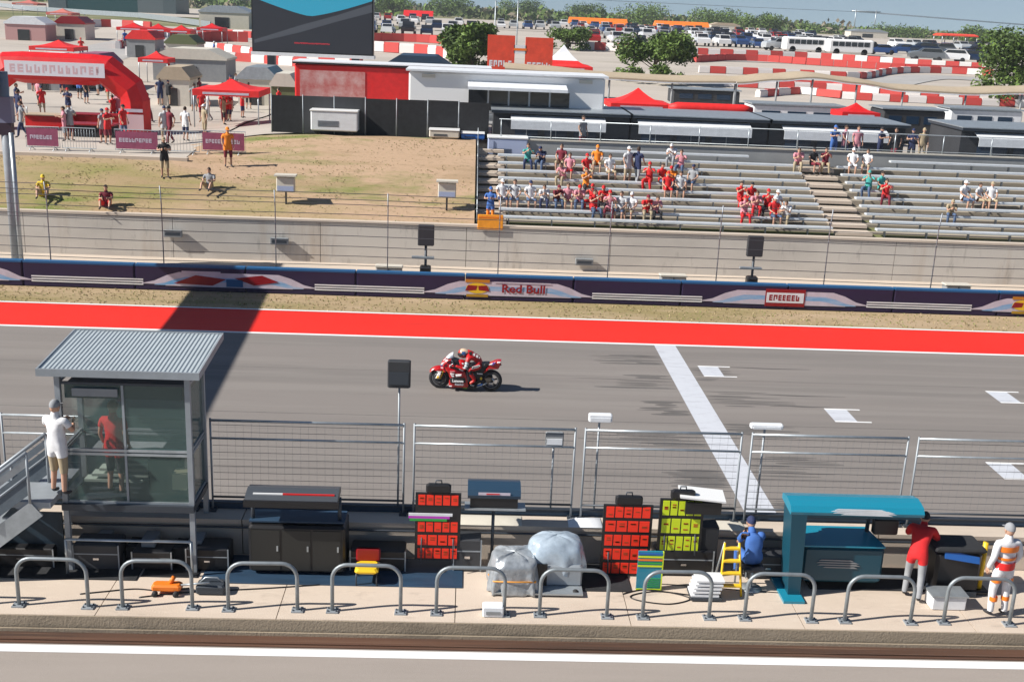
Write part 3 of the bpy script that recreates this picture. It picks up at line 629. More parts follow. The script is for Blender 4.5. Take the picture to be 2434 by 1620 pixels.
for k, (a, b, yt, yb, Y, wm, rm, lab) in enumerate(((372, 452, 196, 240, 76, cream, tan, 'small beige vendor stall right of the arch'), (640, 705, 196, 232, 74, mat('stall_green', (.12, .14, .06), .7), cream, 'olive vendor stall left of the screen fence'), (60, 150, 205, 240, 82, greyp, whitev, 'grey vendor stall at the left behind the arch'), (170, 262, 206, 240, 84, blackcl, mat('stall_roof_purple', (.3, .1, .16), .6), 'black vendor stall in the middle behind the arch'), (392, 470, 158, 180, 108, cream, mat('stall_green', (.12, .14, .06), .7), 'cream vendor stall with olive roof above the faded red canopy'), (300, 372, 158, 176, 112, greyp, redb, 'grey vendor stall with red roof above the arch shoulder'), (10, 110, 88, 112, 128, mat('stall_pink', (.5, .28, .27), .7), whitev, 'long pale pink stall high at the left edge'), (130, 205, 92, 112, 132, cream, redd, 'cream stall with dark red roof high at the left'))):
    gable('vendor_stall', lab, 'stall', a, b, yt, yb, Y, wm, rm, 3.5, 'vendor stalls in the fan zone')
# giant video screen
x0, x1, zb, zt = px_box(596, 888, -40, 128, 92)
t = thing('video_screen', 'giant black framed video screen showing a dark slope and teal sky', 'screen', ((x0+x1)/2, 92, 0)); w_ = x1-x0; rl = R(1.2)
mb = MB(); mb.b2((-w_/2, 0, zb), (w_/2, 1.0, zt), black); mb.b2((-w_/2-.1, -.06, zb-.25), (w_/2+.1, 1.0, zb), whitev); mb.obj('frame', t)
sd = mat('screen_dark', (.018, .02, .026), .4, emit=.35, col2=None); st_ = bpy.data.materials.new('screen_teal'); 
sc_t = mat('screen_picture_teal', (.02, .20, .30), .4, emit=.55); sc_m = mat('screen_picture_mid', (.045, .05, .06), .4, emit=.5); sc_r = mat('screen_picture_red', (.35, .02, .03), .4, emit=.6)
bpy.data.materials.remove(st_)
mb = MB(); H_ = zt-zb; y = -.02
mb.b2((-w_/2+.1, y-.01, zb+.1), (w_/2-.1, y, zt), sd)
up = []; dn = []
for k in range(21):
    u = k/20; x = -w_/2+.1+(w_-.2)*u; dpt = .58+.20*abs(u-.48)**1.15*2.2-.05*math.sin(u*3); dn.append((x, y-.013, min(zt, zb+H_*dpt))); up.append((x, y-.013, zt))
mb.strip(dn, up, sc_t)
mb.strip([(-w_*.48, y-.016, zb+H_*.12), (-w_*.1, y-.016, zb+H_*.30), (w_*.2, y-.016, zb+H_*.47), (w_*.49, y-.016, zb+H_*.62)], [(-w_*.48, y-.016, zb+H_*.17), (-w_*.1, y-.016, zb+H_*.40), (w_*.2, y-.016, zb+H_*.56), (w_*.49, y-.016, zb+H_*.74)], sc_m)
glyph_row(mb, -w_*.15, w_*.14, y-.017, zb+H_*.135, zb+H_*.155, sc_r, random.Random(2))
mb.obj('picture', t)
for k in (-.35, .35): mb = MB(); mb.b2((w_*k-.3, .2, 3), (w_*k+.3, .9, zb-.25), dsteel); mb.obj('leg', t)

# ------------------------------------------------------------------ inflatable red arch on the plaza
Ya = 60; pa = V(335, 330, Ya); g = ground_z(-16, Ya)+.12
xr = V(325, 330, Ya).x; xl = V(-25, 320, Ya).x; zt = V(200, 128, Ya).z-g
t = thing('inflatable_arch', 'big red inflatable arch with white lettering panel on the plaza', 'inflatable arch', ((xl+xr)/2, Ya, g)); hw = (xr-xl)/2
rt = .78
mb = MB(); pts = [(-hw, 0, 0), (-hw, 0, zt*.42), (-hw+.25, 0, zt*.6), (-hw+1.3, 0, zt-rt), (-hw+2, 0, zt-rt), (0, 0, zt-rt), (hw-2, 0, zt-rt), (hw-1.35, 0, zt-rt), (hw-.15, 0, zt*.56), (hw, 0, zt*.42), (hw, 0, 0)]
mb.tube(pts, rt, mat('arch_red', (.66, .008, .01), .45, var=.1), 8, True, False); mb.obj('arch_tube', t)
mb = MB(); mb.b2((-hw+1.35, -rt-.03, zt-rt-.34), (hw-1.2, -rt-.0, zt-rt+.36), mat('arch_white', (.74, .72, .76), .5)); o = mb.obj('lettering_panel', t)
mb = MB(); glyph_row(mb, -hw+1.6, hw-1.5, -rt-.03, zt-rt-.2, zt-rt+.2, mat('faded_pink', (.66, .45, .47), .5), random.Random(5), .35); mb.obj('lettering', o)
mb = MB(); mb.b2((hw-.62, -rt-.03, .25), (hw+.62, -rt-.005, 1.0), mat('faded_pink', (.6, .3, .3), .5)); mb.b2((hw-.6, -rt-.035, 1.12), (hw+.6, -rt-.01, 1.28), pinkw); mb.obj('foot_banner', t)
# red counters and a black table under the arch, red-purple crowd barriers along the plaza edge
def counter(px0, px1, yt, yb, Y, m, m2, label):
    x0, x1, zb, zt = px_box(px0, px1, yt, yb, Y); zb = ground_z((x0+x1)/2, Y)+.1; t = thing('merchandise_counter', label, 'counter', ((x0+x1)/2, Y, zb), group='merchandise counters under the arch'); w_ = x1-x0; h = max(.7, zt-zb)
    mb = MB(); mb.b2((-w_/2, 0, .02), (w_/2, .9, h*.82), m); mb.obj('front', t); mb = MB(); mb.rbox((0, .42, h*.9), (w_+.1, 1.05, .08), m2, .02); mb.obj('top', t)
    for s_ in (-1, 1): mb = MB(); mb.tube([(s_*w_*.46, .1, h*.8), (s_*w_*.46, .1, h*1.5)], .03, galv, 6); mb.obj('post', t)
counter(60, 165, 290, 325, 61.5, red, tan, 'red cloth covered counter at the left under the arch')
counter(165, 300, 290, 312, 62.5, red, redd, 'long red counter in the middle under the arch')
counter(150, 270, 308, 338, 57.6, blackcl, redd, 'black cloth covered counter in front of the red ones')
for k, (a, b) in enumerate(((65, 150), (150, 235), (275, 385), (385, 480), (480, 590))):
    p = V(a, 372, 52.2); q = V(b, 374, 52.2); g = ground_z(p.x, 52.2)+.1; w_ = q.x-p.x-.1
    t = thing('crowd_barrier', '', 'barrier', (p.x, 52.2, g), group='crowd barriers along the plaza edge'); t['label'] = 'steel crowd barrier with %s at the plaza edge, %s from the left' % ('a plain open grid' if k in (1, 3) else 'red purple banner', ('first', 'second', 'third', 'fourth', 'fifth')[k])
    mb = MB(); mb.tube([(0, 0, .15), (0, 0, 1.05), (w_, 0, 1.05), (w_, 0, .15)], .022, galv, 6, True, False, True)
    for i in range(1, 12): mb.tube([(w_*i/12, 0, .15), (w_*i/12, 0, 1.05)], .008, galv, 4)
    mb.obj('frame', t)
    for s_ in (.15, .85): mb = MB(); mb.tube([(w_*s_, -.3, .02), (w_*s_, 0, .15), (w_*s_, .3, .02)], .018, galv, 6); mb.obj('foot', t)
    if k not in (1, 3): mb = MB(); mb.b2((.05, -.035, .2), (w_-.05, -.025, .98), mat('banner_purple', (.28, .06, .12), .6, var=.2, vs=3)); glyph_row(mb, .2, w_-.25, -.036, .5, .68, pinkw, random.Random(k)); mb.obj('banner', t)
x0 = V(0, 382, 51).x; mb = MB()
mb.b2((-60, 50.75, 3.3), (-12.4, 51.05, 3.52), concl); struct(mb.obj('plaza_kerb'))
# ------------------------------------------------------------------ people
def skin_mesh(nodes, edges, sub=1):
    """nodes: name -> (pos, radius); grows one continuous surface"""
    names = list(nodes); me = bpy.data.meshes.new('sk'); me.from_pydata([nodes[n][0] for n in names], [(names.index(a), names.index(b)) for a, b in edges], [])
    o = bpy.data.objects.new('sk', me); COL.objects.link(o)
    sk = o.modifiers.new('s', 'SKIN'); sk.use_smooth_shade = True
    for i, n in enumerate(names):
        rr = nodes[n][1]; rr = rr if isinstance(rr, tuple) else (rr, rr); me.skin_vertices[0].data[i].radius = rr; me.skin_vertices[0].data[i].use_root = (n == 'pelvis')
    if sub: sb = o.modifiers.new('b', 'SUBSURF'); sb.levels = sub; sb.render_levels = sub
    bpy.context.view_layer.update(); dg = bpy.context.evaluated_depsgraph_get(); out = bpy.data.meshes.new_from_object(o.evaluated_get(dg)); bpy.data.objects.remove(o); bpy.data.meshes.remove(me); return out
def head_parts(mb, c, fw, up, s=1., m=None):
    """head with nose, ears, eyes and mouth; fw = facing, up = crown direction"""
    m = m or skin; fw = fw.normalized(); sd = up.cross(fw).normalized(); up2 = fw.cross(sd).normalized(); rot = Matrix((fw, sd, up2)).transposed()
    mb.ell(c, (.098*s, .077*s, .118*s), m, 14, 10, rot); P = lambda a, b, d: c+fw*a*s+sd*b*s+up2*d*s
    mb.ell(P(.03, 0, -.065), (.062*s, .052*s, .055*s), m, 10, 6, rot)
    mb.add([P(.09, -.014, -.02), P(.09, .014, -.02), P(.118, 0, -.022), P(.092, 0, .02)], [(0, 1, 2), (0, 2, 3), (1, 3, 2)], m)
    for k in (-1, 1):
        mb.ell(P(.0, k*.079, -.01), (.02*s, .01*s, .032*s), m, 6, 5, rot); mb.ell(P(.083, k*.032, .012), (.01*s, .013*s, .008*s), lensm, 6, 4, rot)
    mb.ell(P(.086, 0, -.062), (.008*s, .022*s, .006*s), mat('lips', (.34, .12, .1), .5), 6, 4, rot)
def hand_parts(mb, wrist, d, nrm, m, s=1.):
    d = d.normalized(); sd = d.cross(nrm).normalized(); n2 = sd.cross(d).normalized(); rot = Matrix((d, sd, n2)).transposed()
    mb.ell(wrist+d*.05*s, (.055*s, .042*s, .017*s), m, 8, 6, rot)
    for k, (o, L) in enumerate(((-.032, .07), (-.011, .082), (.011, .076), (.031, .06))):
        a = wrist+d*.088*s+sd*o*s; b = a+(d*.6*L+n2*-.012)*s; c = b+(d*.32*L-n2*.028)*s; mb.tube([a, b, c], [.0095*s, .0088*s, .007*s], m, 6)
    a = wrist+d*.03*s-sd*.036*s; mb.tube([a, a+(d*.03-sd*.026)*s, a+(d*.06-sd*.03-n2*.012)*s], [.012*s, .011*s, .008*s], m, 6)

BONES = {'torso': [('pelvis', 'chest'), ('chest', 'neck'), ('chest', 'shL'), ('chest', 'shR'), ('pelvis', 'hipL'), ('pelvis', 'hipR')], 'upper': [('shL', 'elL'), ('shR', 'elR')], 'fore': [('elL', 'wrL'), ('elR', 'wrR')], 'thigh': [('hipL', 'knL'), ('hipR', 'knR')], 'shin': [('knL', 'anL'), ('knR', 'anR')], 'foot': [('anL', 'toL'), ('anR', 'toR')], 'neckb': [('neck', 'head')]}
RAD = dict(pelvis=(.135, .105), belly=(.128, .098), chest=(.15, .105), neck=(.05, .05), head=(.05, .05), shL=.06, shR=.06, elL=.042, elR=.042, wrL=.028, wrR=.028, hipL=.088, hipR=.088, knL=.058, knR=.058, anL=.04, anR=.04, toL=.032, toR=.032)
def person_proto(J, face, headup=Vector((0, 0, 1)), short_sleeve=True, shorts=False, skinm=skin):
    """J: joints (Vectors); returns dict of meshes"""
    J = {k: Vector(v) for k, v in J.items()}; J['belly'] = (J['pelvis']+J['chest'])/2+Vector((0, 0, 0))
    nodes = {k: (v, RAD[k]) for k, v in J.items()}
    edges = [('pelvis', 'belly'), ('belly', 'chest'), ('chest', 'neck'), ('neck', 'head'), ('chest', 'shL'), ('chest', 'shR'), ('shL', 'elL'), ('elL', 'wrL'), ('shR', 'elR'), ('elR', 'wrR'), ('pelvis', 'hipL'), ('pelvis', 'hipR'), ('hipL', 'knL'), ('knL', 'anL'), ('anL', 'toL'), ('hipR', 'knR'), ('knR', 'anR'), ('anR', 'toR')]
    nodes = {k: nodes[k] for k in ['pelvis', 'belly', 'chest', 'neck', 'head', 'shL', 'shR', 'elL', 'elR', 'wrL', 'wrR', 'hipL', 'hipR', 'knL', 'knR', 'anL', 'anR', 'toL', 'toR']}
    me = skin_mesh(nodes, edges, 1)
    vs = [v.co.copy() for v in me.vertices]; ns = [v.normal.copy() for v in me.vertices]
    def seg(p, a, b):
        t = max(0, min(1, (p-a).dot(b-a)/max(1e-9, (b-a).length_squared))); return (p-(a+(b-a)*t)).length, t
    reg = []
    for f in me.polygons:
        p = f.center; best = (9, '', 0)
        for rg, bs in BONES.items():
            for a, b in bs:
                d, t = seg(p, J[a], J[b]); d -= {'torso': .09}.get(rg, 0)
                if d < best[0]: best = (d, rg, t)
        reg.append(best[1:])
    mb = MB(); faces = [tuple(f.vertices) for f in me.polygons]
    o = 0; mb.v = [tuple(v) for v in vs]
    for f, (rg, t) in zip(faces, reg):
        mb.f.append(f); mb.m.append(mb.mi(shoe if rg == 'foot' or (rg == 'shin' and t > .93) else skinm)); mb.sm.append(True)
    hc = J['head']+headup*.055; head_parts(mb, hc, Vector(face), headup, 1., skinm)
    for sd in 'LR':
        d = (J['wr'+sd]-J['el'+sd]); hand_parts(mb, J['wr'+sd], d, Vector((0, 1, 0)) if abs(d.normalized().y) < .8 else Vector((0, 0, 1)), skinm)
    body = mb.mesh('person')
    def cloth(name, sel, off):
        c = MB(); idx = {}
        for f, (rg, t) in zip(faces, reg):
            if not sel(rg, t): continue
            nf = []
            for i in f:
                if i not in idx: idx[i] = len(c.v); c.v.append(tuple(vs[i]+ns[i]*off))
                nf.append(idx[i])
            c.f.append(tuple(nf)); c.m.append(c.mi(white)); c.sm.append(True)
        return c.mesh(name)
    pel = J['pelvis']; ch = J['chest']
    isup = lambda rg, t: (rg == 'torso') or (rg == 'upper' and (t < .62 or not short_sleeve)) or (rg == 'fore' and t < .92 and not short_sleeve)
    shirt = cloth('shirt', isup, .017)
    tr = cloth('trousers', lambda rg, t: (rg == 'thigh') or (rg == 'shin' and t < (.12 if shorts else .95)), .014)
    # cap / hair
    fw = Vector(face).normalized(); sdv = headup.cross(fw).normalized(); up2 = fw.cross(sdv); rot = Matrix((fw, sdv, up2)).transposed()
    c = MB(); n = 12; V0 = []
    for i in range(5):
        a = math.pi*.5*i/4*1.08
        for k in range(n):
            b = 2*math.pi*k/n; V0.append(hc+rot @ Vector((.106*math.sin(a)*math.cos(b), .086*math.sin(a)*math.sin(b), .02+.108*math.cos(a))))
    c.add(V0, [(i*n+k, (i+1)*n+k, (i+1)*n+(k+1) % n, i*n+(k+1) % n) for i in range(4) for k in range(n)], white, True)
    c.add([hc+rot @ Vector(q) for q in ((.09, -.06, .03), (.09, .06, .03), (.17, .045, .012), (.185, 0, .01), (.17, -.045, .012))], [(0, 1, 2, 3, 4)], white)
    cap = c.mesh('cap')
    c = MB(); V0 = []
    for i in range(6):
        a = math.pi*.62*i/5
        for k in range(n):
            b = 2*math.pi*k/n; back = .5-.5*math.cos(b); rr = 1.07+.03*math.sin(k*5+i*3); zz = .118*math.cos(a)
            if zz < .03 and back < .35: zz = .035
            V0.append(hc+rot @ Vector((.098*rr*math.sin(a)*math.cos(b)-.006, .079*rr*math.sin(a)*math.sin(b), zz*1.06)))
    c.add(V0, [(i*n+k, (i+1)*n+k, (i+1)*n+(k+1) % n, i*n+(k+1) % n) for i in range(5) for k in range(n)], hairm, True)
    hair = c.mesh('hair')
    return dict(body=body, shirt=shirt, trousers=tr, cap=cap, hair=hair)
def person(P, loc, rz, label, shirtm, trm, head='hair', capm=None, group=None, scale=1., cat='person'):
    o = bpy.data.objects.new('person', P['body']); COL.objects.link(o); o.location = loc; o.rotation_euler = (0, 0, rz); o.scale = (scale,)*3; tag(o, label, cat, group)
    for nm, m in (('shirt', shirtm), ('trousers', trm), (head, capm or (hairm if head == 'hair' else navy))):
        c = bpy.data.objects.new(nm, P[nm]); COL.objects.link(c); c.parent = o; c.material_slots[0].link = 'OBJECT'; c.material_slots[0].material = m
    return o
# poses: facing +X at rest
STAND = dict(pelvis=(0, 0, .93), chest=(.01, 0, 1.27), neck=(.0, 0, 1.47), head=(.02, 0, 1.56), shL=(0, .19, 1.40), shR=(0, -.19, 1.40), elL=(-.03, .25, 1.13), elR=(-.02, -.25, 1.13), wrL=(.07, .25, .90), wrR=(.10, -.22, .92), hipL=(0, .1, .87), hipR=(0, -.1, .87), knL=(.04, .12, .48), knR=(.0, -.11, .48), anL=(-.01, .13, .07), anR=(-.04, -.12, .07), toL=(.15, .15, .035), toR=(.12, -.14, .035))
WALK = dict(STAND, knL=(.16, .11, .50), anL=(.22, .11, .09), toL=(.38, .12, .04), knR=(-.02, -.1, .47), anR=(-.25, -.1, .12), toR=(-.1, -.11, .035), elL=(-.14, .24, 1.15), wrL=(-.07, .23, .92), elR=(.08, -.25, 1.13), wrR=(.27, -.21, 1.0))
ARMS = dict(STAND, elL=(.10, .27, 1.18), wrL=(.30, .14, 1.25), elR=(.10, -.27, 1.18), wrR=(.30, -.12, 1.24))
LEAN = dict(pelvis=(-.12, 0, .92), chest=(.14, 0, 1.20), neck=(.30, 0, 1.32), head=(.37, 0, 1.38), shL=(.22, .19, 1.30), shR=(.22, -.19, 1.30), elL=(.36, .27, 1.08), elR=(.36, -.27, 1.08), wrL=(.55, .20, 1.02), wrR=(.55, -.18, 1.02), hipL=(-.1, .1, .87), hipR=(-.1, -.1, .87), knL=(-.02, .13, .48), knR=(-.12, -.12, .48), anL=(-.12, .14, .07), anR=(-.3, -.13, .08), toL=(.04, .15, .035), toR=(-.14, -.14, .035))
SIT = dict(pelvis=(0, 0, .10), chest=(-.03, 0, .45), neck=(.0, 0, .65), head=(.03, 0, .74), shL=(-.02, .19, .58), shR=(-.02, -.19, .58), elL=(.06, .25, .33), elR=(.06, -.25, .33), wrL=(.28, .16, .24), wrR=(.28, -.15, .24), hipL=(.03, .1, .08), hipR=(.03, -.1, .08), knL=(.44, .16, .12), knR=(.44, -.15, .12), anL=(.42, .15, -.33), anR=(.40, -.14, -.33), toL=(.57, .17, -.37), toR=(.55, -.16, -.37))
SITF = dict(SIT, chest=(.10, 0, .41), neck=(.22, 0, .57), head=(.29, 0, .64), shL=(.16, .19, .52), shR=(.16, -.19, .52), elL=(.32, .2, .28), elR=(.32, -.2, .28), wrL=(.46, .08, .40), wrR=(.44, -.07, .38))
SITP = dict(SIT, elL=(.16, .27, .42), wrL=(.30, .12, .60), elR=(.16, -.27, .42), wrR=(.32, -.10, .58), head=(.0, 0, .74), chest=(-.05, 0, .45), knL=(.43, .09, .13), knR=(.40, -.22, .12), anR=(.25, -.2, -.33), toR=(.39, -.24, -.37))
SITG = dict(SIT, knL=(.36, .2, .36), knR=(.38, -.2, .34), anL=(.62, .17, .06), anR=(.64, -.17, .06), toL=(.76, .2, .03), toR=(.78, -.2, .03), elL=(.1, .26, .36), wrL=(.33, .16, .40), elR=(.1, -.26, .36), wrR=(.33, -.14, .40))
PR = {k: person_proto(v, (1, 0, 0), Vector(u), *a) for k, v, u, a in (('stand', STAND, (0, 0, 1), (True, True)), ('walk', WALK, (0, 0, 1), (True, False)), ('arms', ARMS, (0, 0, 1), (True, True)), ('lean', LEAN, (.25, 0, .97), (False, False)), ('sit', SIT, (0, 0, 1), (True, True)), ('sitf', SITF, (.25, 0, .97), (True, False)), ('sitp', SITP, (-.05, 0, 1), (True, False)), ('sitg', SITG, (0, 0, 1), (True, True)), ('crew', STAND, (0, 0, 1), (False, False)))}
def cl(name, c): return mat('cloth_'+name.replace(' ', '_'), c, .85, var=.12, vs=6)
CL = {n: cl(n, c) for n, c in dict(red=(.58, .015, .018), white=(.72, .72, .74), black=(.02, .02, .024), navy=(.02, .03, .09), blue=(.05, .14, .42), grey=(.28, .29, .31), teal=(.06, .36, .33), pink=(.6, .25, .3), khaki=(.36, .29, .19), orange=(.85, .25, .02), denim=(.07, .11, .2), maroon=(.17, .015, .03), yellow=(.7, .5, .03), green=(.05, .2, .08), lightgrey=(.5, .51, .53)).items()}
ORD = ['first', 'second', 'third', 'fourth', 'fifth', 'sixth', 'seventh', 'eighth', 'ninth', 'tenth', 'eleventh', 'twelfth', 'thirteenth', 'fourteenth', 'fifteenth', 'sixteenth', 'seventeenth', 'eighteenth', 'nineteenth', 'twentieth']
ORD += ['twenty-'+o for o in ORD[:9]]+['thirtieth']+['thirty-'+o for o in ORD[:9]]+['fortieth']+['forty-'+o for o in ORD[:9]]
# spectators on the benches: (picture x, bench row from the front, shirt, trousers, head, cap colour)
SP = [(1195, 2, 'white', 'navy', 'cap', 'white'), (1225, 2, 'lightgrey', 'denim', 'hair', 0), (1262, 2, 'white', 'denim', 'cap', 'navy'), (1295, 2, 'white', 'navy', 'hair', 0), (1325, 2, 'maroon', 'denim', 'cap', 'maroon'), (1352, 2, 'pink', 'khaki', 'hair', 0), (1380, 2, 'pink', 'denim', 'cap', 'red'), (1410, 2, 'red', 'red', 'cap', 'red'), (1440, 2, 'red', 'black', 'cap', 'red'),
      (1415, 1, 'red', 'denim', 'hair', 0), (1452, 1, 'pink', 'maroon', 'cap', 'red'), (1480, 1, 'lightgrey', 'denim', 'hair', 0), (1505, 1, 'white', 'khaki', 'cap', 'white'), (1540, 1, 'red', 'khaki', 'cap', 'maroon'), (1562, 1, 'pink', 'black', 'hair', 0),
      (1545, 5, 'red', 'red', 'cap', 'red'), (1575, 5, 'red', 'denim', 'hair', 0), (1602, 5, 'orange', 'navy', 'cap', 'red'), (1590, 4, 'red', 'red', 'cap', 'red'), (1620, 4, 'lightgrey', 'black', 'hair', 0), (1650, 5, 'grey', 'denim', 'cap', 'navy'),
      (1765, 3, 'red', 'red', 'hair', 0), (1790, 3, 'red', 'denim', 'cap', 'black'), (1800, 2, 'pink', 'red', 'hair', 0), (1830, 2, 'red', 'black', 'cap', 'red'), (1852, 2, 'white', 'red', 'cap', 'white'), (1775, 1, 'pink', 'red', 'cap', 'red'), (1878, 1, 'white', 'khaki', 'hair', 0), (1846, 1, 'red', 'denim', 'cap', 'white'),
      (2070, 5, 'teal', 'denim', 'cap', 'teal'), (2100, 5, 'teal', 'khaki', 'hair', 0), (2112, 4, 'red', 'maroon', 'hair', 0), (2300, 4, 'white', 'denim', 'cap', 'white'), (2335, 4, 'lightgrey', 'khaki', 'hair', 0), (2365, 4, 'white', 'khaki', 'cap', 'khaki'),
      (1255, 7, 'teal', 'navy', 'hair', 0), (1290, 7, 'navy', 'denim', 'cap', 'navy'), (1335, 7, 'maroon', 'khaki', 'hair', 0), (1355, 6, 'pink', 'red', 'hair', 0), (1395, 6, 'red', 'khaki', 'cap', 'red'), (1450, 6, 'white', 'khaki', 'hair', 0), (1340, 5, 'pink', 'khaki', 'hair', 0), (1420, 7, 'orange', 'khaki', 'cap', 'orange'),
      (1900, 8, 'pink', 'khaki', 'hair', 0), (1935, 8, 'black', 'maroon', 'cap', 'black'), (1965, 8, 'maroon', 'khaki', 'hair', 0), (2030, 8, 'white', 'white', 'cap', 'white'), (2065, 8, 'white', 'khaki', 'hair', 0), (1600, 8, 'white', 'grey', 'cap', 'white'), (1395, 4, 'orange', 'black', 'hair', 0), (2270, 2, 'khaki', 'denim', 'cap', 'khaki'), (1620, 7, 'pink', 'denim', 'hair', 0)]
SP.sort(key=lambda a: (a[1], a[0])); rr = random.Random(11); cnt = {}
for (px, row, sc_, tc_, hd, cc) in SP:
    y = rowy(row); z = rowz(row); p = V(px, 450-(row)*12, y); cnt[row] = cnt.get(row, 0)+1
    sex = rr.choice(['sitf', 'sit', 'sit', 'sitp'])
    lab = 'person in %s shirt%s, %s from left, %s bench from front' % (sc_.replace('lightgrey', 'light grey'), (' and %s cap' % cc) if hd == 'cap' else '', ORD[cnt[row]-1], ORD[row])
    person(PR[sex], (p.x, y-.02, z+.02), R(-90)+rr.uniform(-.6, .6), lab, CL[sc_], CL[tc_], hd, CL[cc] if cc else None, 'spectators sitting on the grandstand benches', rr.uniform(.93, 1.03))
# standing people on stand / concourse
def stander(px, Y, z, pose, rz, label, a, b, hd='hair', cc=None, grp=None, s=1.):
    p = V(px, 400, Y) if Y > 25 else V(px, 1350, Y); return person(PR[pose], (p.x, Y, z), rz, label, CL[a], CL[b], hd, CL[cc] if cc else None, grp, s)
for k, (px, pose, a, b, hd, cc, wd) in enumerate(((1492, 'stand', 'lightgrey', 'khaki', 'cap', 'white', 'in light grey shirt and white cap standing in the sixth bench row'), (1515, 'walk', 'navy', 'grey', 'hair', None, 'in navy shirt walking along the sixth bench row'))):
    stander(px, rowy(6)-.35, rowz(6)-.43, pose, R(-60)+k*2, 'person '+wd, a, b, hd, cc)
for px, a, b, wd, hd, cc in ((1975, 'blue', 'blue', 'all in blue standing at the railing above the middle aisle', 'cap', 'blue'), (2000, 'pink', 'denim', 'in pink shirt beside the person in blue at the railing', 'hair', None), (2030, 'pink', 'lightgrey', 'in pink shirt and light grey trousers at the railing', 'hair', None), (2085, 'navy', 'navy', 'in navy standing at the railing right of the aisle', 'cap', 'black'), (2120, 'black', 'maroon', 'in black shirt at the railing right of the aisle', 'hair', None), (2160, 'navy', 'black', 'in navy shirt and black trousers at the railing', 'cap', 'navy'), (2185, 'khaki', 'khaki', 'in khaki at the railing, rightmost of that group', 'cap', 'khaki'), (1380, 'grey', 'maroon', 'in grey shirt at the railing before the leftmost cabin', 'hair', None)):
    stander(px, 55.9+rr.uniform(0, .6), 3.86, rr.choice(['stand', 'arms', 'walk']), R(-90)+rr.uniform(-.8, .8), 'person '+wd, a, b, hd, cc, 'people standing on the concourse')
# people on the grass bank
for k, (px, py, pose, a, b, hd, cc, wd) in enumerate(((100, 400, 'sitg', 'yellow', 'khaki', 'cap', 'yellow', 'in yellow shirt sitting high on the grass bank at the left'), (250, 425, 'sitg', 'maroon', 'red', 'hair', None, 'in maroon shirt sitting on the grass bank below the barriers'), (395, 478, 'arms', 'black', 'khaki', 'cap', 'khaki', 'in black shirt standing on the grass bank'), (545, 472, 'stand', 'orange', 'maroon', 'cap', 'orange', 'in orange shirt standing on the grass bank'), (500, 488, 'sitg', 'grey', 'khaki', 'hair', None, 'in grey sitting left of the person in orange on the bank'))):
    Y = 48.6
    for it in range(12):
        g = G(px, py, ground_z(V(px, py, Y).x, Y)); Y = min(max(g.y, 46.9), 50.5)
    g = V(px, py, Y); person(PR[pose], (g.x, Y, ground_z(g.x, Y)+.06), R(-90)+rr.uniform(-.4, .4), 'person '+wd, CL[a], CL[b], hd, CL[cc] if cc else None, 'spectators on the grass bank')
# two service posts on the bank
for px, wd in ((680, 'left one, near the middle of the bank'), (1062, 'right one, beside the grandstand')):
    Y = 47.6; g = V(px, 480, Y); z = ground_z(g.x, Y)+.05; t = thing('speaker_post', 'short cabinet post on the grass bank, '+wd, 'speaker', (g.x, Y, z), group='cabinet posts on the grass bank')
    mb = MB(); mb.tube([(0, 0, 0), (0, 0, 1.2)], .04, dsteel); mb.obj('post', t); mb = MB(); mb.rbox((0, 0, .85), (.75, .3, .62), cream, .03); mb.obj('cabinet', t); mb = MB(); mb.b2((-.34, -.165, .6), (.34, -.155, .80), mat('pale_blue', (.38, .44, .62), .5)); mb.b2((-.45, -.25, 1.2), (.45, .25, 1.27), cream); mb.obj('hood', t)
# marshal on the wall top by the stand
g = V(1165, 520, 46.9); person(PR['arms'], (g.x, 46.95, 1.70), R(-100), 'marshal in blue shirt and orange trousers standing at the left foot of the grandstand', CL['blue'], CL['orange'], 'cap', CL['blue'], None, .93)
p = V(1165, 548, 46.2); mb = MB(); mb.rbox((0, 0, 0), (1.05, .06, .62), mat('hi_vis_amber', (.9, .32, .02), .5, var=.2, vs=4), .02); mb.b2((-.5, -.04, .18), (.5, -.031, .22), orange)
tag(mb.obj('marshal_board', loc=(p.x, 46.22, 1.95)), 'amber board propped on the retaining wall top before the marshal', 'board')

# crowd on the plaza
cols = ['red', 'red', 'white', 'pink', 'black', 'navy', 'lightgrey', 'maroon', 'grey', 'red', 'khaki', 'blue']; btm = ['denim', 'black', 'khaki', 'grey', 'maroon', 'navy']
crowd = []
for k in range(62):
    if k < 10: px = rr.choice([rr.uniform(50, 250), rr.uniform(400, 640)]); Y = rr.uniform(53.5, 58)
    elif k < 52: px = rr.uniform(20, 700); Y = rr.uniform(62, 84)
    else: px = rr.uniform(20, 560); Y = rr.uniform(88, 140)
    x = V(px, 300, Y).x
    if x > -12.5 and Y < 70: x = -13-rr.random()*6
    crowd.append((x, Y, 0 if k < 10 else (1 if k < 52 else 2)))
crowd.sort(key=lambda c: (c[2], c[0])); c0 = {}
for (x, Y, b) in crowd:
    c0[b] = c0.get(b, 0)+1; n = c0[b]; a = rr.choice(cols); bt = rr.choice(btm); cp = rr.random() < .5; cc = rr.choice(['red', 'black', 'white', 'navy'])
    num = ORD[n-1]
    lab = 'person in %s shirt%s, %s from left %s' % (a.replace('lightgrey', 'light grey'), ' and %s cap' % cc if cp else '', num, ('before the arch', 'behind the arch', 'on the far path')[b])
    person(PR[rr.choice(['stand', 'walk', 'arms'])], (x, Y, ground_z(x, Y)+.12), rr.uniform(0, 6.28), lab, CL[a], CL[bt], 'cap' if cp else 'hair', CL[cc] if cp else None, 'visitors walking on the plaza', rr.uniform(.93, 1.05))
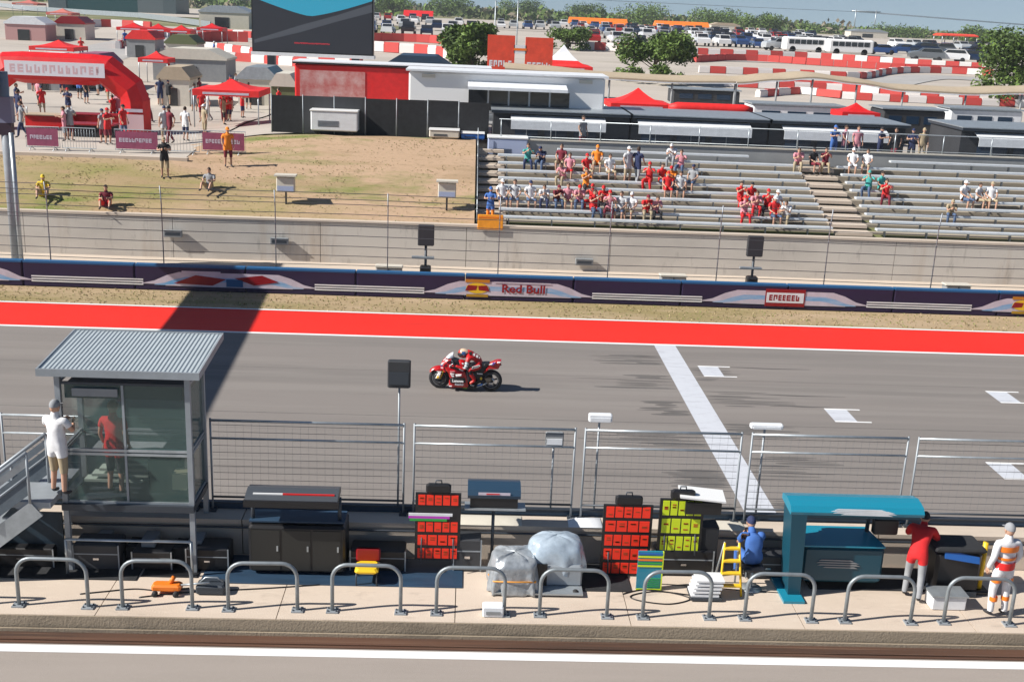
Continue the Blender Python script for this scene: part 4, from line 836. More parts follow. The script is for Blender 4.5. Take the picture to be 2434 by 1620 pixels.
# ------------------------------------------------------------------ race control booth on legs above the pit wall
bt = thing('control_booth', 'glass sided control booth with corrugated grey roof on steel legs over the pit wall', 'booth', (0, 0, 0))
bx0, bx1, by0, by1, bz0, bz1 = -6.92, -4.72, 18.72, 19.76, 1.62, 3.86
mb = MB(); n = 36; x0, x1 = -7.18, -4.50; up = []; dn = []
for i in range(n*4+1):
    x = x0+(x1-x0)*i/(n*4); h = .012*(1 if (i % 4) in (0, 1) else -1)*.5; up.append((x, 20.5, 4.26+h)); dn.append((x, 18.58, 4.11+h))
mb.strip(dn, up, roofm); mb.strip([(a, b, c-.05) for a, b, c in up], [(a, b, c-.05) for a, b, c in dn], steel)
mb.b2((x0, 18.54, 4.00), (x1, 18.58, 4.13), steel); mb.b2((x0, 20.5, 4.16), (x1, 20.54, 4.28), steel)
for x in (x0-.03, x1): mb.prism([(x, 18.54, 4.0), (x, 20.54, 4.16), (x, 20.54, 4.28), (x, 18.54, 4.13)], (.03, 0, 0), steel)
mb.obj('roof', bt)
mb = MB(); mb.b2((bx0-.05, by0-.1, bz0-.12), (bx1+.05, by1, bz0), dsteel); mb.b2((-8.2, 18.15, 1.75), (bx0-.06, by1-.1, 1.86), steel); mb.obj('floor', bt)
for x in (bx0, bx1):
    for y in (by0, by1): mb = MB(); mb.box((x, y, (.3+bz1+.2)/2), (.09, .09, bz1-.1), steel); mb.obj('leg', bt)
mb = MB()
for z in (bz0+.02, 2.55, 2.62, bz1-.02):
    r_ = .022; mb.b2((bx0+.05, by0-r_, z-r_), (bx1-.05, by0+r_, z+r_), galv if z < 3 else dsteel); mb.b2((bx0+.05, by1-r_, z-r_), (bx1-.05, by1+r_, z+r_), steel)
    for x in (bx0, bx1): mb.b2((x-r_, by0+.05, z-r_), (x+r_, by1-.05, z+r_), steel)
mb.b2((-5.85, by0-.02, bz0), (-5.81, by0+.02, bz1), steel); mb.obj('window_frame', bt)
mb = MB(); mb.b2((bx0+.05, by0-.004, bz0), (bx1-.05, by0+.004, bz1-.04), glass); mb.obj('glass_front', bt)
mb = MB(); mb.b2((bx1-.004, by0+.05, bz0), (bx1+.004, by1-.05, bz1-.04), glass); mb.obj('glass_side', bt)
mb = MB(); mb.b2((bx0+.05, by1-.004, bz0), (bx1-.05, by1+.004, bz1-.04), glass); mb.obj('glass_rear', bt)
mb = MB(); mb.b2((bx0+.1, by0+.02, bz1-.30), (bx1-.1, by1-.02, bz1-.06), dsteel); mb.b2((bx0+.25, by0-.06, bz1-.24), (-5.9, by0-.03, bz1-.10), greyp); mb.obj('ceiling_box', bt)
mb = MB(); mb.tube([(bx0, 18.55, .98), (bx1, 18.55, .98)], .026, galv); mb.tube([(bx0, 18.55, .32), (bx0, 18.55, .98)], .026, galv); mb.tube([(bx1, 18.55, .32), (bx1, 18.55, .98)], .026, galv); mb.obj('guard_rail', bt)
mb = MB(); mb.b2((bx0+.3, 19.25, bz0+.75), (bx1-.1, 19.7, bz0+.79), steel); mb.b2((-6.0, 19.2, bz0+.80), (-5.0, 19.24, bz0+.84), mat('teal_strip', (.0, .42, .38), .5)); mb.obj('desk', bt)
mb = MB()
for k in range(6): z = bz0+.1+k*.11; mb.b2((bx0+.1+.14*k, 19.4, z), (bx0+1.15+.1*k, 19.62, z+.05), mat('pale_green_paper', (.42, .5, .44), .6))
mb.b2((-5.6, 19.2, bz0+.02), (-5.05, 19.6, bz0+.62), blackcl); mb.b2((-5.1, 18.9, bz0+.2), (-4.85, 19.2, bz0+.5), mat('pale_yellow_box', (.5, .5, .34), .6)); mb.obj('paper_stack', bt)
mb = MB()
for k in range(9): mb.box((-7.0+.28*k, 19.15, .42+.07*(k % 3)), (.24, .4, .2+.14*(k % 3)), [dsteel, blackcl, greyp][k % 3])
mb.obj('equipment_case', bt)
# stair of the booth
a = V(165, 1150, 18.1); b = V(-170, 1385, 18.1)
stt = thing('access_stair', 'grey steel stair with side plates climbing from the left to the glass booth', 'stairs', (0, 0, 0))
A = Vector((-7.3, 18.12, 1.86)); B = Vector((-9.25, 18.12, .30))
for y in (18.12, 18.98):
    mb = MB(); d = (A-B).normalized(); up = Vector((-d.z, 0, d.x))
    P0 = Vector((A.x, y, A.z)); P1 = Vector((B.x, y, B.z)); mb.prism([P0+up*.02, P1+up*.02, P1-up*.30, P0-up*.30], (0, .035, 0), galv); mb.obj('stringer', stt)
for k in range(8):
    t_ = (k+.5)/8; p = A.lerp(B, t_); mb = MB(); mb.b2((p.x-.15, 18.16, p.z-.04), (p.x+.13, 18.97, p.z-.005), steel); mb.obj('tread', stt)
for y in (18.10, 19.0):
    mb = MB(); q = Vector((0, 0, .92)); P0 = Vector((A.x+.0, y, A.z))+q; P1 = Vector((B.x, y, B.z))+q; mb.tube([P0, P1], .035, steel); mb.tube([P0-q*.45, P1-q*.45], .022, steel)
    for t_ in (0, .33, .66, 1): p = P0.lerp(P1, t_); mb.tube([p, p-q], .024, steel, 6)
    mb.prism([P0-q*.10, P1-q*.10, P1-q*.26, P0-q*.26], (0, .012, 0), galv); mb.prism([P0-q*.30, P1-q*.30, P1-q*.82, P0-q*.82], (0, .012, 0), mat('stair_panel_grey', (.1, .125, .15), .6, var=.15)); mb.obj('handrail', stt)
    if y < 18.5: pass
mb = MB(); mb.b2((-9.4, 18.95, .35), (-7.1, 18.99, 1.3), mat('dark_blue_screen', (.012, .03, .05), .6, var=.3)); mb.obj('screen_panel', stt)
person(PR['stand'], (-6.15, 19.12, bz0), R(75), 'person in red shirt seen through the glass of the booth', CL['red'], CL['black'], 'cap', CL['khaki'], None, 1.02)
p = V(128, 1000, 18.45); person(PR['arms'], (p.x, 18.5, 1.86), R(70), 'person in white shirt and grey cap standing at the top of the access stair', CL['white'], CL['khaki'], 'cap', CL['grey'], None, 1.0)

# ------------------------------------------------------------------ pit wall stands
def on_plat(px, py): return G(px, py, .30)
def stand_unit(name, label, px0, px1, yt, yb, Yc, canm, cabm, cab, roofd=.9, rgrp=None, extra=None):
    x0, x1 = V(px0, yt, Yc).x, V(px1, yt, Yc).x; zt = V((px0+px1)/2, yt, Yc+roofd*.85).z; zb = V((px0+px1)/2, yb, Yc).z; w_ = x1-x0
    t = thing(name, label, 'timing stand', ((x0+x1)/2, Yc, .30), group=rgrp); zt -= .3; zb -= .3
    zb = min(zb, zt-.2); mb = MB(); n = 8; sec = [(0, zb), (-.02, zt-.14), (.05, zt-.05), (.2, zt-.01), (roofd*.6, zt+.01), (roofd, zt-.04), (roofd, zb+.06)]
    mb.prism([(-w_/2, y, z) for y, z in sec], (w_, 0, 0), canm); mb.obj('canopy', t)
    return t, w_, zt, zb
# black stand
t, w_, zt, zb = stand_unit('timing_stand', 'black pit wall timing stand with rounded grey canopy right of the glass booth', 580, 802, 1152, 1196, 18.45, mat('canopy_slate', (.06, .068, .08), .4), black, None, .55)
mb = MB(); mb.b2((-w_/2-.02, -.035, zb-.02), (w_/2+.02, -.03+.08, zb+.10), black); mb.b2((-w_/2+.05, .0, zb-.04), (w_/2-.05, .5, zb), black); mb.obj('screen_bank', t)
mb = MB(); mb.b2((-w_*.42, .10, zt-.035), (-w_*.1, .13, zt-.012), white); mb.b2((-w_*.1, .10, zt-.035), (w_*.46, .13, zt-.012), red); mb.obj('stripe', t)
mb = MB(); mb.rbox((.06, .55, .52), (1.72, .7, .9), black, .04); mb.obj('cabinet', t)
for k in range(3): mb = MB(); mb.b2((-.74+k*.54, .185, .12), (-.24+k*.54, .197, .9), mat('door_black', (.022, .022, .02), .5)); o = mb.obj('door', t); mb = MB(); mb.b2((-.3+k*.54, .17, .5), (-.27+k*.54, .184, .6), galv); mb.obj('handle', o)
for s_ in (-.75, .8): mb = MB(); mb.tube([(s_, .42, .9), (s_, .42, zb)], .035, dsteel); mb.obj('mast', t)
mb = MB(); mb.b2((-.8, .3, 1.0), (.9, .8, 1.03), navy); mb.obj('worktop', t)
# small navy one
t, w_, zt, zb = stand_unit('monitor_hood', 'small navy hood with pale emblem over a dark monitor, between red board and fence', 1113, 1240, 1138, 1162, 19.0, mat('hood_navy', (.02, .05, .09), .4), black, None, .5)
mb = MB(); mb.b2((-w_*.45, .02, zb-.19), (w_*.45, .25, zb-.005), black); mb.obj('monitor', t)
mb = MB(); mb.b2((-w_*.3, -.02, zb+.07), (w_*.3, -.012, zb+.12), pinkw); mb.b2((-w_*.15, -.026, zb+.085), (w_*.1, -.021, zb+.105), red); mb.obj('emblem', t)
mb = MB(); mb.b2((-w_*.55, -.02, zb-.23), (w_*.6, .3, zb-.2), galv); mb.tube([(0, .2, 0), (0, .2, zb-.2)], .03, dsteel); mb.obj('bracket', t)
# pit boards: black frame with rows of neon letter tiles
def pit_board(label, px0, px1, yt, yb, Y, rows, seed, top=True, cols=5):
    x0, x1 = V(px0, yb, Y).x, V(px1, yb, Y).x; zt = V((px0+px1)/2, yt, Y).z; zb = max(.33, V((px0+px1)/2, yb, Y).z); w_ = x1-x0; h = zt-zb
    t = thing('pit_board', label, 'pit board', ((x0+x1)/2, Y, zb), group='pit boards standing against the pit wall'); rd = random.Random(seed)
    mb = MB(); mb.b2((-w_/2, 0, 0), (w_/2, .05, h), black)
    if top: mb.rbox((0, .03, h+.09), (w_*.55, .12, .18), black, .03); mb.tube([(-.06, .03, h+.15), (-.05, .03, h+.24), (.05, .03, h+.24), (.06, .03, h+.15)], .014, dsteel, 6)
    mb.obj('frame', t)
    n = len(rows); rh = h/n
    for i, (m, kind) in enumerate(rows):
        z1 = h-i*rh-.03; z0 = z1-rh+.07
        mb = MB()
        if kind == 'tiles':
            x = -w_/2+.04; c = rd.choice([cols, cols, cols-1]); tw = (w_-.08)/c
            for k in range(c):
                mb.b2((x+.012, -.012, z0), (x+tw-.012, -.001, z1), m)
                gx = x+tw*.3; 
                for q in range(rd.randint(1, 3)): zz = z0+(z1-z0)*rd.uniform(.2, .75); mb.b2((x+tw*.28, -.016, zz), (x+tw*.72, -.0125, zz+.022), mat('tile_mark', tuple(v*.55 for v in (.8, .1, .02)) if m is neonr else (.3, .36, .02), .5))  # darker strokes on each tile stand for its letter
                x += tw
        else:
            mb.b2((-w_/2-.12, -.02, z0+.05), (w_/2-.15, -.002, z0+.10), m); mb.b2((-w_/2-.12, -.02, z0+.0), (w_/2-.2, -.002, z0+.05), mat('magenta_strip', (.5, .05, .5), .5)); mb.b2((-w_/2-.1, -.02, z0-.05), (w_/2-.25, -.002, z0), green)
        mb.obj('letter_row', t)
    for s_ in (-1, 1): mb = MB(); mb.tube([(s_*w_*.35, -.12, 0), (s_*w_*.35, .02, h*.4)], .015, dsteel, 6); mb.obj('prop', t)
    return t
pit_board('red lettered pit board crossed by a white and green strip, leftmost of the boards', 985, 1092, 1172, 1330, 18.95, [(neonr, 'tiles'), (whitev, 'strip'), (neonr, 'tiles'), (neonr, 'tiles'), (neonr, 'tiles')], 1)
pit_board('tall red lettered pit board beside the yellow one', 1424, 1540, 1200, 1372, 18.9, [(neonr, 'tiles'), (neonr, 'tiles'), (neonr, 'tiles'), (neonr, 'tiles'), (neonr, 'tiles')], 2)
pit_board('yellow lettered pit board right of the tall red one', 1560, 1664, 1186, 1312, 18.98, [(neony, 'tiles')]*3, 3, True)
# small teal information board
x0, x1 = V(1516, 1340, 18.4).x, V(1574, 1340, 18.4).x; zt = V(1545, 1310, 18.4).z; t = thing('data_board', 'small teal data board with yellow bars in front of the boards', 'board', ((x0+x1)/2, 18.4, .31)); w_ = x1-x0; h = max(.55, zt-.31)
mb = MB(); mb.b2((-w_/2, 0, 0), (w_/2, .04, h), teal); mb.obj('panel', t); mb = MB()
for i, c_ in enumerate((blue, neony, orange, green, neony)): mb.b2((-w_/2, -.012, h-.06-i*.06), (w_/2, -.001, h-.03-i*.06), c_)
for i in range(5): mb.b2((-w_*.1, -.012, .06+i*.04), (w_*.45, -.001, .07+i*.04), green)
mb.b2((w_/2, -.01, 0), (w_/2+.02, .04, h), neony); mb.b2((-w_/2, -.012, -.005), (w_/2, .04, .02), neony); mb.obj('bars', t)
# silver covered trolley
p0 = on_plat(1165, 1415); p1 = on_plat(1390, 1415); t = thing('covered_trolley', 'equipment trolley under crumpled silver and pale blue covers beside the tall red pit board', 'trolley', ((p0.x+p1.x)/2, 18.5, .30)); w_ = p1.x-p0.x
rr2 = random.Random(21)
def crumple(mb, c, r, m, seed, n=22, h=12, amp=.10, box=.65):
    rd = random.Random(seed); ph = [rd.uniform(0, 6) for _ in range(6)]; vs = []
    for i in range(h+1):
        a = math.pi*i/h
        for k in range(n):
            b = 2*math.pi*k/n; q = Vector((math.sin(a)*math.cos(b), math.sin(a)*math.sin(b), math.cos(a))); q = Vector([math.copysign(abs(v)**box, v) for v in q])
            s_ = 1+amp*(math.sin(5*b+ph[0]+3*a)*.5+math.sin(9*b+ph[1]-2*a)*.3+math.sin(7*a+ph[2]+2*b)*.35)+rd.uniform(-amp, amp)*.22
            fl = max(0, -q.z+.3); s_ += fl*.16*(1+.5*math.sin(11*b+ph[3])+.35*math.sin(17*b+ph[4]))
            vs.append((c[0]+r[0]*q.x*s_, c[1]+r[1]*q.y*s_, max(.02, c[2]+r[2]*q.z*s_)))
    mb.add(vs, [(i*n+k, (i+1)*n+k, (i+1)*n+(k+1) % n, i*n+(k+1) % n) for i in range(h) for k in range(n)], m, True)
mb = MB(); crumple(mb, (-w_*.25, 0, .30), (w_*.25, .42, .36), silver, 4, 60, 28, .06, .5); mb.obj('silver_cover', t)
mb = MB(); crumple(mb, (w_*.20, .25, .55), (w_*.30, .36, .34), clear, 8, 60, 28, amp=.035, box=.7); mb.obj('translucent_cover', t)
mb = MB(); mb.rbox((w_*.2, .15, .27), (w_*.55, .6, .4), steel, .03); mb.b2((-w_*.02, -.16, .05), (w_*.10, -.145, .5), black); mb.obj('cabinet', t)
mb = MB(); mb.box((0, -.05, .06), (w_*.95, .8, .03), galv); mb.obj('base', t)
for s_ in (-1, 1): mb = MB(); mb.lathe([(0, -.03), (.055, -.03), (.055, .03), (0, .03)], rubber, 12, (s_*w_*.4, -.35, .055), 'Y'); mb.obj('wheel', t)
mb = MB(); mb.tube([(-w_*.52, .0, .2), (-w_*.47, -.42, .28), (-w_*.25, -.47, .30), (-w_*.03, -.42, .28), (.0, .0, .2)], .014, mat('orange_strap', (.7, .3, .05), .6), 6); mb.obj('strap', t)
# white tray with monitors
p = V(1670, 1192, 18.9); t = thing('monitor_desk', 'white topped monitor desk behind the yellow lettered board', 'desk', (p.x, 18.9, .30)); z = p.z-.3
mb = MB(); mb.prism([(-.42, -.05, z+.08), (.42, -.05, z+.0), (.46, .45, z+.02), (-.38, .45, z+.10)], (0, 0, .03), white); mb.obj('top', t)
mb = MB(); mb.b2((-.3, 0, z-.25), (.36, .3, z-.03), black); mb.obj('monitor', t); mb = MB(); mb.b2((-.38, .1, 0), (.38, .5, z-.55), blackcl); mb.tube([(0, .2, z-.55), (0, .2, z-.2)], .03, dsteel); mb.obj('cabinet', t)
mb = MB()
for i in range(5): mb.box((-.12+.02*i, -.25, .10+i*.07), (.5, .35, .035), whitev)
mb.box((-.1, -.25, .05), (.55, .4, .05), dsteel); t2 = tag(mb.obj('paper_tray', loc=(p.x+.12, 18.45, .30)), 'stack of white trays on the platform below the monitor desk', 'trays')
# yellow stepladder
p = on_plat(1728, 1400); t = thing('step_ladder', 'yellow step ladder beside the person in blue', 'ladder', (p.x, 18.35, .30))
for s_ in (-1, 1): mb = MB(); mb.tube([(s_*.2, -.12, 0), (s_*.13, .1, .95)], .022, yellow, 6); mb.tube([(s_*.2, .4, 0), (s_*.13, .12, .95)], .018, galv, 6); mb.obj('rail', t)
for k in range(4): mb = MB(); mb.box((0, -.09+.05*k, .2+k*.22), (.36-.03*k, .1, .03), yellow); mb.obj('step', t)
p = on_plat(1768, 1378); person(PR['sitf'], (p.x+.05, 18.55, .78), R(95), 'crew member in blue jacket and navy cap seated between yellow ladder and teal stand', CL['blue'], CL['blue'], 'cap', CL['navy'])
mb = MB(); mb.rbox((0, 0, .44), (.4, .4, .06), black, .02); mb.tube([(0, 0, 0), (0, 0, .42)], .03, galv); mb.lathe([(0, 0), (.2, 0), (.2, .02), (0, .03)], galv, 12); tag(mb.obj('stool', loc=(p.x+.05, 18.55, .30)), 'round based black stool under the crew member in blue', 'stool')
# teal stand
t, w_, zt, zb = stand_unit('timing_stand', 'teal pit wall timing stand with white emblem at the right', 1885, 2205, 1174, 1214, 18.25, teal, teald, None, .6)
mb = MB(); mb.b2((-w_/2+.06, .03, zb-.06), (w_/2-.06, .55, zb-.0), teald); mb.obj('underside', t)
def emblem(nm, par, xc, y, z0, z1, w, m, tilt=0):
    mb = MB()
    for k in range(4):
        u = k/3; L = w*(1-.5*abs(u-.5)); zz = z0+(z1-z0)*u; sh = w*.10*(u-.5)*-1; mb.prism([(xc+sh-L/2, y, zz), (xc+sh+L/2, y, zz-.012), (xc+sh+L/2*.8, y, zz+.018), (xc+sh-L/2*.85, y, zz+.022)], (0, -.006, 0), m)
    mb.obj(nm, par)
emblem('emblem', t, .1, -.022, zb+.03, zt-.08, w_*.52, whitev)
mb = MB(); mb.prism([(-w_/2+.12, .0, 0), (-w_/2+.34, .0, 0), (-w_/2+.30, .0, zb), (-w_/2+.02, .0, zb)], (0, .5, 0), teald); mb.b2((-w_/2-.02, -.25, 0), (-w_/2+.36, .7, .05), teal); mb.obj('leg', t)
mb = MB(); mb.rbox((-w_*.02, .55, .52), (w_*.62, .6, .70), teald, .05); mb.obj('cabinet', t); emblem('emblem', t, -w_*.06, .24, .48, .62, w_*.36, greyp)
mb = MB(); mb.prism([(-w_*.34, .2, .90), (w_*.28, .2, .90), (w_*.22, .9, .97), (-w_*.30, .9, .97)], (0, 0, .03), teal); mb.obj('worktop', t)
mb = MB(); mb.tube([(w_*.2, .7, 1.0), (w_*.2, .7, zb)], .04, dsteel); mb.obj('mast', t)
mb = MB(); mb.rbox((w_*.32, .6, 1.16), (.46, .14, .3), black, .02); mb.obj('monitor', t)
# crew member leaning on the stand
p = on_plat(2175, 1422); person(PR['lean'], (p.x+.0, 18.42, .30), R(62), 'crew member in red jacket and grey trousers leaning on the teal stand', CL['red'], CL['grey'], 'cap', CL['black'], None, .97)
x0 = p.x; mb = MB(); mb.rbox((0, 0, .5), (.85, .6, .78), black, .06); mb.rbox((0, 0, .93), (.95, .65, .08), blackcl, .03); mb.prism([(-.3, -.34, .80), (.35, -.34, .70), (.35, -.30, .82), (-.3, -.30, .95)], (0, .02, 0), blue); mb.b2((-.4, -.3, .02), (.4, .3, .11), dsteel)
tag(mb.obj('tool_cabinet', loc=(x0+.75, 18.65, .30)), 'black tool cabinet with blue cloth right of the leaning crew member', 'cabinet')
mb = MB(); mb.rbox((0, 0, .13), (.62, .35, .26), whitev, .02); mb.b2((-.33, -.2, .26), (.33, .2, .29), galv); tag(mb.obj('case', loc=(x0+.45, 18.05, .30)), 'low white case on the platform before the black tool cabinet', 'case')
# marshal at right edge
p = on_plat(2392, 1482); crw = person(PR['crew'], (p.x-.05, 17.75, .30), R(100), 'crew member in white and orange overalls standing at the right edge of the platform', CL['white'], CL['white'], 'cap', CL['grey'], None, 1.02)
mb = MB(); mb.tube([(0, 0, 0), (0, 0, 1.0)], .05, yellow); mb.rbox((0, 0, .04), (.3, .3, .08), black, .02); tag(mb.obj('bollard_post', loc=(V(2325, 1400, 18.6).x, 18.6, .30)), 'yellow post left of the crew member in white and orange', 'post')
for z, a_, b_, h_, c_ in ((1.30, .20, .135, .10, orange), (.98, .175, .14, .13, redb), (1.12, .172, .132, .05, orange)):
    mb = MB(); mb.lathe([(1, -h_/2), (1.03, 0), (1, h_/2)], c_, 20); o = mb.obj('orange_band', crw, (0, 0, z)); o.scale = (b_, a_, 1)
for s_ in (-1, 1):
    for z, rr_ in ((.70, .088), (.34, .068)): mb = MB(); mb.lathe([(rr_, -.04), (rr_*1.03, 0), (rr_, .04)], orange, 16, (.0 if z > .5 else -.01, s_*.115, z)); mb.obj('orange_band', crw)
# mats and clutter
mb = MB(); a = V(5, 1400, 18.4).x
for k, (p0, p1, y0, y1, m) in enumerate(((-60, 330, 18.35, 19.45, blackcl), (335, 470, 18.5, 19.4, black))):
    x0, x1 = V(p0, 1380, 18.5).x, V(p1, 1380, 18.5).x; mb = MB(); mb.rbox(((x0+x1)/2, (y0+y1)/2, .312), (x1-x0, y1-y0, .02), m, .008); struct(tag(mb.obj('rubber_mat'), '', '')) if False else tag(mb.obj('rubber_mat'), ('wide black rubber mat on the platform below the stair', 'small black mat under the right leg of the booth')[k], 'mat', 'black mats on the platform')
for k, (p0, p1, y0, y1, lab) in enumerate(((480, 1100, 18.32, 19.4, 'long dark navy mat under the black timing stand and yellow seat'), (1300, 1500, 18.3, 19.4, 'dark mat under the right half of the silver covered trolley'), (1930, 2290, 18.55, 19.45, 'black mat under the teal timing stand'))):
    x0, x1 = V(p0, 1380, 18.5).x, V(p1, 1380, 18.5).x; mb = MB(); mb.rbox(((x0+x1)/2, (y0+y1)/2, .312), (x1-x0, y1-y0, .02), navy if k == 0 else blackcl, .008); tag(mb.obj('rubber_mat'), lab, 'mat', 'black mats on the platform')
def flightcase(px, Y, w, d, h, lab, m=black):
    x = V(px, 1330, Y).x; t = thing('flight_case', lab, 'case', (x, Y, .322), group='dark equipment cases along the pit wall')
    mb = MB(); mb.rbox((0, 0, h/2), (w, d, h), m, .02); mb.obj('body', t)
    mb = MB()
    for s_ in (-1, 1): mb.b2((s_*w/2-.012, -d/2-.006, 0), (s_*w/2+.012, -d/2+.012, h), galv if m is not dgrey else steel)
    mb.b2((-w/2, -d/2-.007, h*.62), (w/2, -d/2-.001, h*.66), steel); mb.obj('trim', t)
    mb = MB(); mb.b2((-.05, -d/2-.012, h*.4), (.05, -d/2-.004, h*.48), chrome); mb.obj('latch', t); return t
flightcase(500, 19.0, .75, .5, .42, 'black equipment case between the booth leg and the black stand')
flightcase(900, 19.1, 1.0, .45, .40, 'black equipment case behind the yellow seat')
flightcase(1110, 19.15, .5, .4, .62, 'tall narrow dark case between the first pit board and the silver trolley', dgrey)
flightcase(1620, 19.15, 1.1, .4, .50, 'wide black equipment case under the yellow lettered board')
flightcase(1820, 19.1, .8, .4, .45, 'dark case between the person in blue and the teal stand', dgrey)
flightcase(60, 19.0, 1.2, .5, .36, 'black equipment case under the stair at the left edge')
flightcase(240, 18.95, .8, .5, .48, 'dark case under the left half of the glass booth', dgrey)
flightcase(370, 19.0, .7, .5, .34, 'black case under the right half of the glass booth')
# yellow seat
p = on_plat(872, 1385); t = thing('folding_chair', 'yellow and dark red folding seat behind a hoop rail', 'seat', (p.x, 18.5, .32))
mb = MB(); mb.rbox((0, 0, .26), (.42, .4, .10), yellow, .04); mb.obj('cushion', t); mb = MB(); mb.rbox((0, .2, .42), (.44, .06, .26), redd, .03); mb.obj('backrest', t)
for sx in (-1, 1):
    for sy in (-1, 1): mb = MB(); mb.tube([(sx*.18, sy*.17, 0), (sx*.18, sy*.15, .22)], .014, dsteel, 6); mb.obj('leg', t)
# orange jack with cables
p = on_plat(398, 1408); t = thing('floor_jack', 'orange floor jack with grey lever on the platform below the booth', 'jack', (p.x, p.y, .30))
mb = MB(); mb.rbox((0, 0, .13), (.5, .22, .12), orange, .03); mb.tube([(.05, 0, .18), (.12, .02, .30)], .04, orange); mb.obj('body', t)
mb = MB(); mb.tube([(.2, 0, .15), (.75, -.08, .26)], .02, galv); mb.obj('lever', t)
for sx in (-1, 1):
    for sy in (-1, 1): mb = MB(); mb.lathe([(0, -.03), (.05, -.03), (.05, .03), (0, .03)], rubber, 12, (sx*.18, sy*.14, .05), 'Y'); mb.obj('wheel', t)
mb = MB(); mb.rbox((0, 0, .09), (.5, .3, .18), dsteel, .03); mb.tube([(-.2, 0, .18), (-.1, 0, .27), (.1, 0, .27), (.2, 0, .18)], .016, galv, 6); tag(mb.obj('tool_box', loc=(p.x+.75, p.y+.08, .30)), 'dark steel tool box right of the orange jack', 'tool box')
def cable(pts, lab, r=.012, m=black):
    P = [on_plat(*q) for q in pts]; Q = []
    for i in range(len(P)-1):
        a0 = P[max(i-1, 0)]; a1 = P[i]; a2 = P[i+1]; a3 = P[min(i+2, len(P)-1)]
        for k in range(6): u = k/6; Q.append(.5*((2*a1)+(-a0+a2)*u+(2*a0-5*a1+4*a2-a3)*u*u+(-a0+3*a1-3*a2+a3)*u**3))
    Q.append(P[-1]); mb = MB(); mb.tube([q+Vector((0, 0, r)) for q in Q], r, m, 6); tag(mb.obj('cable'), lab, 'cable', 'cables lying on the platform')
cable([(190, 1412), (250, 1406), (320, 1400), (380, 1404), (450, 1398)], 'black cable running left from the orange jack')
cable([(330, 1420), (420, 1410), (520, 1404), (640, 1398), (760, 1390)], 'black cable running right from the orange jack below the black stand')
cable([(1480, 1412), (1530, 1402), (1600, 1410), (1640, 1424), (1590, 1436), (1520, 1428), (1500, 1416), (1560, 1406), (1650, 1416)], 'coiled black cable below the teal data board')
cable([(1540, 1386), (1640, 1392), (1760, 1402), (1900, 1412)], 'thin dark cable running along below the yellow ladder', .008)
p = on_plat(1172, 1480); mb = MB(); mb.rbox((0, 0, .1), (.36, .22, .2), whitev, .02); mb.b2((-.12, -.12, .06), (.12, -.111, .12), greyp); tag(mb.obj('small_box', loc=(p.x, 17.42, .30)), 'small white box on the platform edge below the silver trolley', 'box')
# helmets, bags on top of the wall
def cloth_on_wall(px0, px1, m, lab):
    x0, x1 = V(px0, 1245, 19.6).x, V(px1, 1245, 19.6).x; mb = MB(); n = 12; up = []; dn = []
    for k in range(n+1): u = k/n; x = x0+(x1-x0)*u; h = 1.02+.09*math.sin(math.pi*u)**.6; up.append((x, 19.62, h)); dn.append((x, 19.46, 1.004))
    mb.strip(dn, up, m, True); mb.strip(up, [(a, 19.9, 1.01) for a, b, c in up], m, True); tag(mb.obj('folded_tarp'), lab, 'tarp', 'folded tarps on the pit wall')
cloth_on_wall(1070, 1240, cream, 'beige folded tarp on the pit wall right of the first pit board'); cloth_on_wall(1640, 1770, cream, 'beige folded tarp on the pit wall behind the monitor desk'); cloth_on_wall(1350, 1430, whitev, 'small pale tarp on the pit wall left of the tall red board')

# devices on the fence
def fence_device(px, py, w, h, lab, m, name='signal_lamp', post=True, Y=19.95):
    p = V(px, py, Y); t = thing(name, lab, 'lamp', (p.x, Y, p.z)); mb = MB(); mb.rbox((0, 0, 0), (w, .14, h), m, .02); mb.obj('housing', t)
    mb = MB(); mb.b2((-w*.42, -.085, -h*.36), (w*.42, -.071, h*.1), whitev if m is not dgrey else dsteel); mb.obj('face', t)
    if post: mb = MB(); mb.tube([(0, .1, -h*.4), (0, .1, 1.0-p.z)], .022, steel, 6); mb.obj('pole', t)
    return t
fence_device(949, 888, .42, .52, 'dark square signal panel on a pole above the catch fence', dgrey, 'marshal_light')
fence_device(1427, 992, .44, .16, 'white box lamp above the fence right of the middle', whitev)
fence_device(1318, 1042, .34, .26, 'grey camera housing on the fence near the picture centre', greyp, 'camera_housing')
fence_device(1822, 1012, .62, .10, 'flat white antenna bar above the fence, right of the start line', whitev, 'antenna_bar')
# ------------------------------------------------------------------ racing motorcycle (x back from the front axle, y to the rider's left = camera side negative, z up)
BF = G(1044, 921); BR = G(1166.5, 928)
hd = (BF-BR).normalized(); ang = math.atan2(-hd.y, -hd.x)  # local +x points backwards
bk = thing('racing_motorcycle', 'red racing motorcycle speeding left along the main straight with white windscreen', 'motorcycle', (BF.x, BF.y, .0), ang)
WB = (BF-BR).length
def pf(xz, yz, y=0.):
    return Vector(((xz-455)/940.*WB/1.42*.99, y, max(.02, (1197+(xz-455)*.045-yz)/835.)))
def plate(mb, pts, y, t, m, y2=None):
    """side panel outlined in profile at lateral y, thickness t, slightly bowed"""
    P = [pf(*p, y) for p in pts]; c = sum(P, Vector())/len(P); n = len(P)
    out = [Vector((p.x, y, p.z)) for p in P]; mid = [Vector((c.x+(p.x-c.x)*.72, y-(.035 if y < 0 else -.035), c.z+(p.z-c.z)*.72)) for p in P]; inn = [Vector((p.x, y+(t if y < 0 else -t), p.z)) for p in P]
    mb.add(out+mid+inn, [(i, (i+1) % n, n+(i+1) % n, n+i) for i in range(n)]+[tuple(range(n, 2*n))]+[(i, (i+1) % n, 2*n+(i+1) % n, 2*n+i) for i in range(n)]+[tuple(range(2*n, 3*n))], m)
